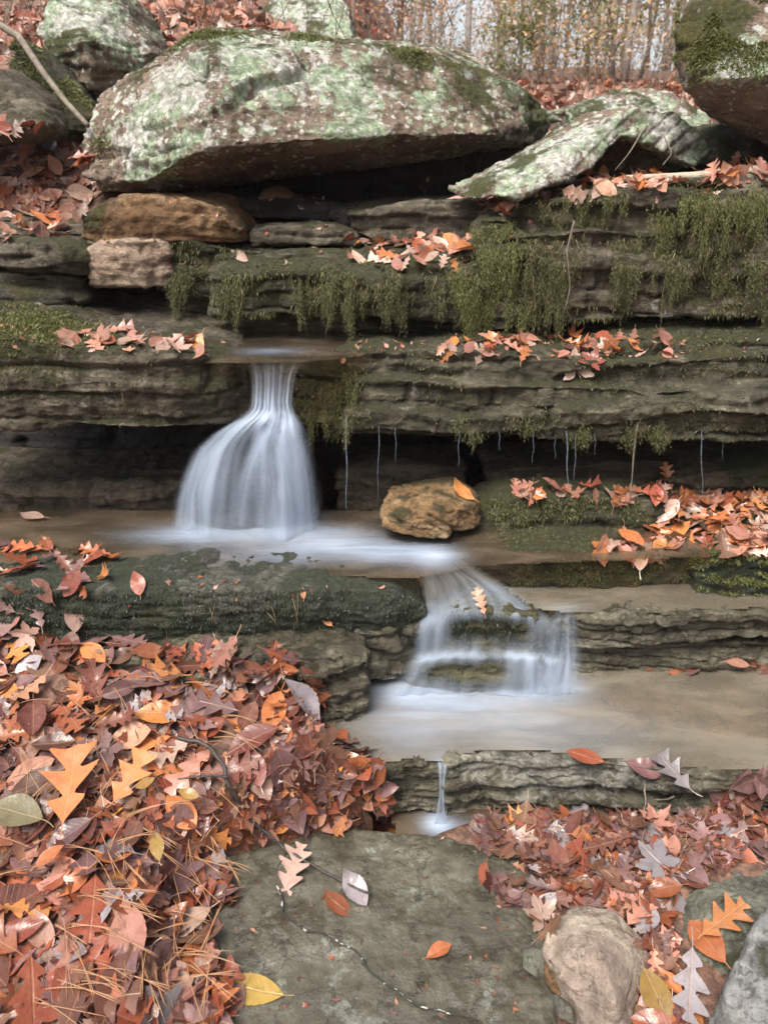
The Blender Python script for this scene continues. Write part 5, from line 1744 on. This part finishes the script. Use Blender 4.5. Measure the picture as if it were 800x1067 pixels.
# undergrowth of bare twigs on the slope
r = np.random.default_rng(12)
pt = Parts()
for i in range(1300):
    y = 4.8 + 14 * r.random() ** 1.3
    x = r.uniform(-.6, .6) * (y + .4)
    h = cast_down(x, y)
    if not h or h[2].name != 'ground':
        continue
    hg = r.uniform(.25, 1.1)
    d = np.array([r.normal(0, .25), r.normal(0, .25), 1])
    pts = [h[0]]
    for k in range(5):
        d = d + np.array([r.normal(0, .22), r.normal(0, .22), 0])
        pts.append(pts[-1] + d / np.linalg.norm(d) * hg / 5)
    pt.tube(pts, np.linspace(.0035, .001, 6), 4)
    for k in (2, 3, 4):
        dd = d + r.normal(0, .7, 3)
        pt.tube([pts[k], pts[k] + dd * .06 * hg, pts[k] + dd * .13 * hg + [0, 0, .03]], np.array([.003, .002, .001]), 3)
ug = pt.build('undergrowth', M['branch'])
tag(ug, 'bare brown twigs and last leaves of the undergrowth on the slope', 'undergrowth', kind='stuff')
M['ftan'] = blade_mat('foliage_tan', (.46, .33, .25), (.64, .50, .39), .5)
ul = {k: [] for k in ('ftan', 'forange', 'fgreen', 'folive')}
for i in range(260):
    y = 7.5 + 13 * r.random()
    x = r.uniform(-.6, .6) * (y + .4)
    h = cast_down(x, y)
    if not h or h[2].name != 'ground':
        continue
    k = r.choice(['ftan', 'forange', 'fgreen', 'folive'], p=[.50, .22, .12, .16])
    nc = 5
    hg = r.uniform(.5, 2.4)
    cen = h[0] + np.stack([r.normal(0, .35, nc), r.normal(0, .35, nc), r.uniform(.15, 1, nc) * hg], 1)
    ul[k].append((cen, np.full(nc, .38)))
for k, l in ul.items():
    V, Q = leafcloud(np.concatenate([a for a, _ in l]), np.concatenate([b for _, b in l]), 34, .05, r)
    link('foliage', mesh_np('foliage', V, Q, [M[k]], smooth=False), ug)

# far wood as one mass
tr_, lv = Parts(), {k: [] for k in ('fgreen', 'folive', 'forange')}
for i in range(40):
    y = r.uniform(17, 50)
    x = r.uniform(-.75, .75) * y
    z = H + float(ground_z(np.array([x]), np.array([y]))[0])
    hg = r.uniform(7, 12)
    b = np.array([x, y, z - .3])
    tr_.tube([b, b + [r.normal(0, .2), 0, hg * .5], b + [r.normal(0, .4), 0, hg]], np.array([.10, .07, .03]) * r.uniform(.5, 1.4), 6)
    k = r.choice(['fgreen', 'folive', 'forange'], p=[.38, .3, .32])
    nc = 22
    cen = b + np.stack([r.normal(0, 1.1, nc), r.normal(0, 1.1, nc), r.uniform(.12, .95, nc) * hg], 1)
    lv[k].append((cen, np.full(nc, .75)))
o = tr_.build('forest', M['bark2'])
tag(o, 'distant autumn wood filling the top of the slope', 'forest', kind='stuff')
for k, l in lv.items():
    V, Q = leafcloud(np.concatenate([a for a, _ in l]), np.concatenate([b for _, b in l]), 70, .10, r)
    link('foliage', mesh_np('foliage', V, Q, [M[k]], smooth=False), o)

# ---------------------------------------------------------------- air
g = G('pale_air')
vp = g.n('VolumePrincipled', {'Color': (.95, .96, 1, 1), 'Density': .001})
g.t.links.new(vp.outputs[0], g.out.inputs['Volume'])
bm = bmesh.new()
bmesh.ops.create_cube(bm, size=1)
me = bpy.data.meshes.new('haze')
bm.to_mesh(me)
bm.free()
me.materials.append(g.m)
hz = link('haze', me, loc=(0, 43, H + 8))
hz.scale = (128, 100, 23)
tag(hz, 'thin pale air between camera and far wood', 'haze', kind='stuff')
# ---------------------------------------------------------------- light, sky, camera
W = bpy.data.worlds.new('World')
SC.world = W
W.use_nodes = True
nt = W.node_tree
nt.nodes.clear()
out = nt.nodes.new('ShaderNodeOutputWorld')
bg = nt.nodes.new('ShaderNodeBackground')
sky = nt.nodes.new('ShaderNodeTexSky')
sky.sky_type = 'NISHITA'
sky.sun_disc = False
EL, AZ = math.radians(62), math.radians(215)
sky.sun_elevation = EL
sky.sun_rotation = AZ
sky.air_density = 1.0
sky.dust_density = 4.0
sky.ozone_density = 1.0
hs = nt.nodes.new('ShaderNodeHueSaturation')
hs.inputs['Saturation'].default_value = .35
nt.links.new(sky.outputs[0], hs.inputs['Color'])
nt.links.new(hs.outputs[0], bg.inputs[0])
bg.inputs[1].default_value = .075
nt.links.new(bg.outputs[0], out.inputs[0])
sl = bpy.data.lights.new('sun', 'SUN')
sl.energy = 1.5
sl.angle = math.radians(30)
sl.color = (1, .94, .85)
so = bpy.data.objects.new('sun', sl)
COL.objects.link(so)
d = Vector((math.sin(AZ) * math.cos(EL), math.cos(AZ) * math.cos(EL), math.sin(EL)))
so.rotation_euler = d.to_track_quat('Z', 'Y').to_euler()

cam = bpy.data.cameras.new('camera')
cam.sensor_fit = 'VERTICAL'
cam.sensor_height = 24
cam.lens = 24 * F / 1067
cam.dof.use_dof = True
cam.dof.focus_distance = 2.35
cam.dof.aperture_fstop = 2.6
cam.clip_start = .05
cam.clip_end = 500
co = bpy.data.objects.new('camera', cam)
COL.objects.link(co)
co.location = (0, 0, H)
co.rotation_euler = (math.pi / 2 - TH, 0, 0)
SC.camera = co
SC.view_settings.view_transform = 'Standard'
SC.view_settings.look = 'None'
SC.view_settings.gamma = 1
SC.view_settings.use_curve_mapping = False
SC.view_settings.exposure = 1.85
SC.cycles.max_bounces = 8
SC.cycles.transparent_max_bounces = 16
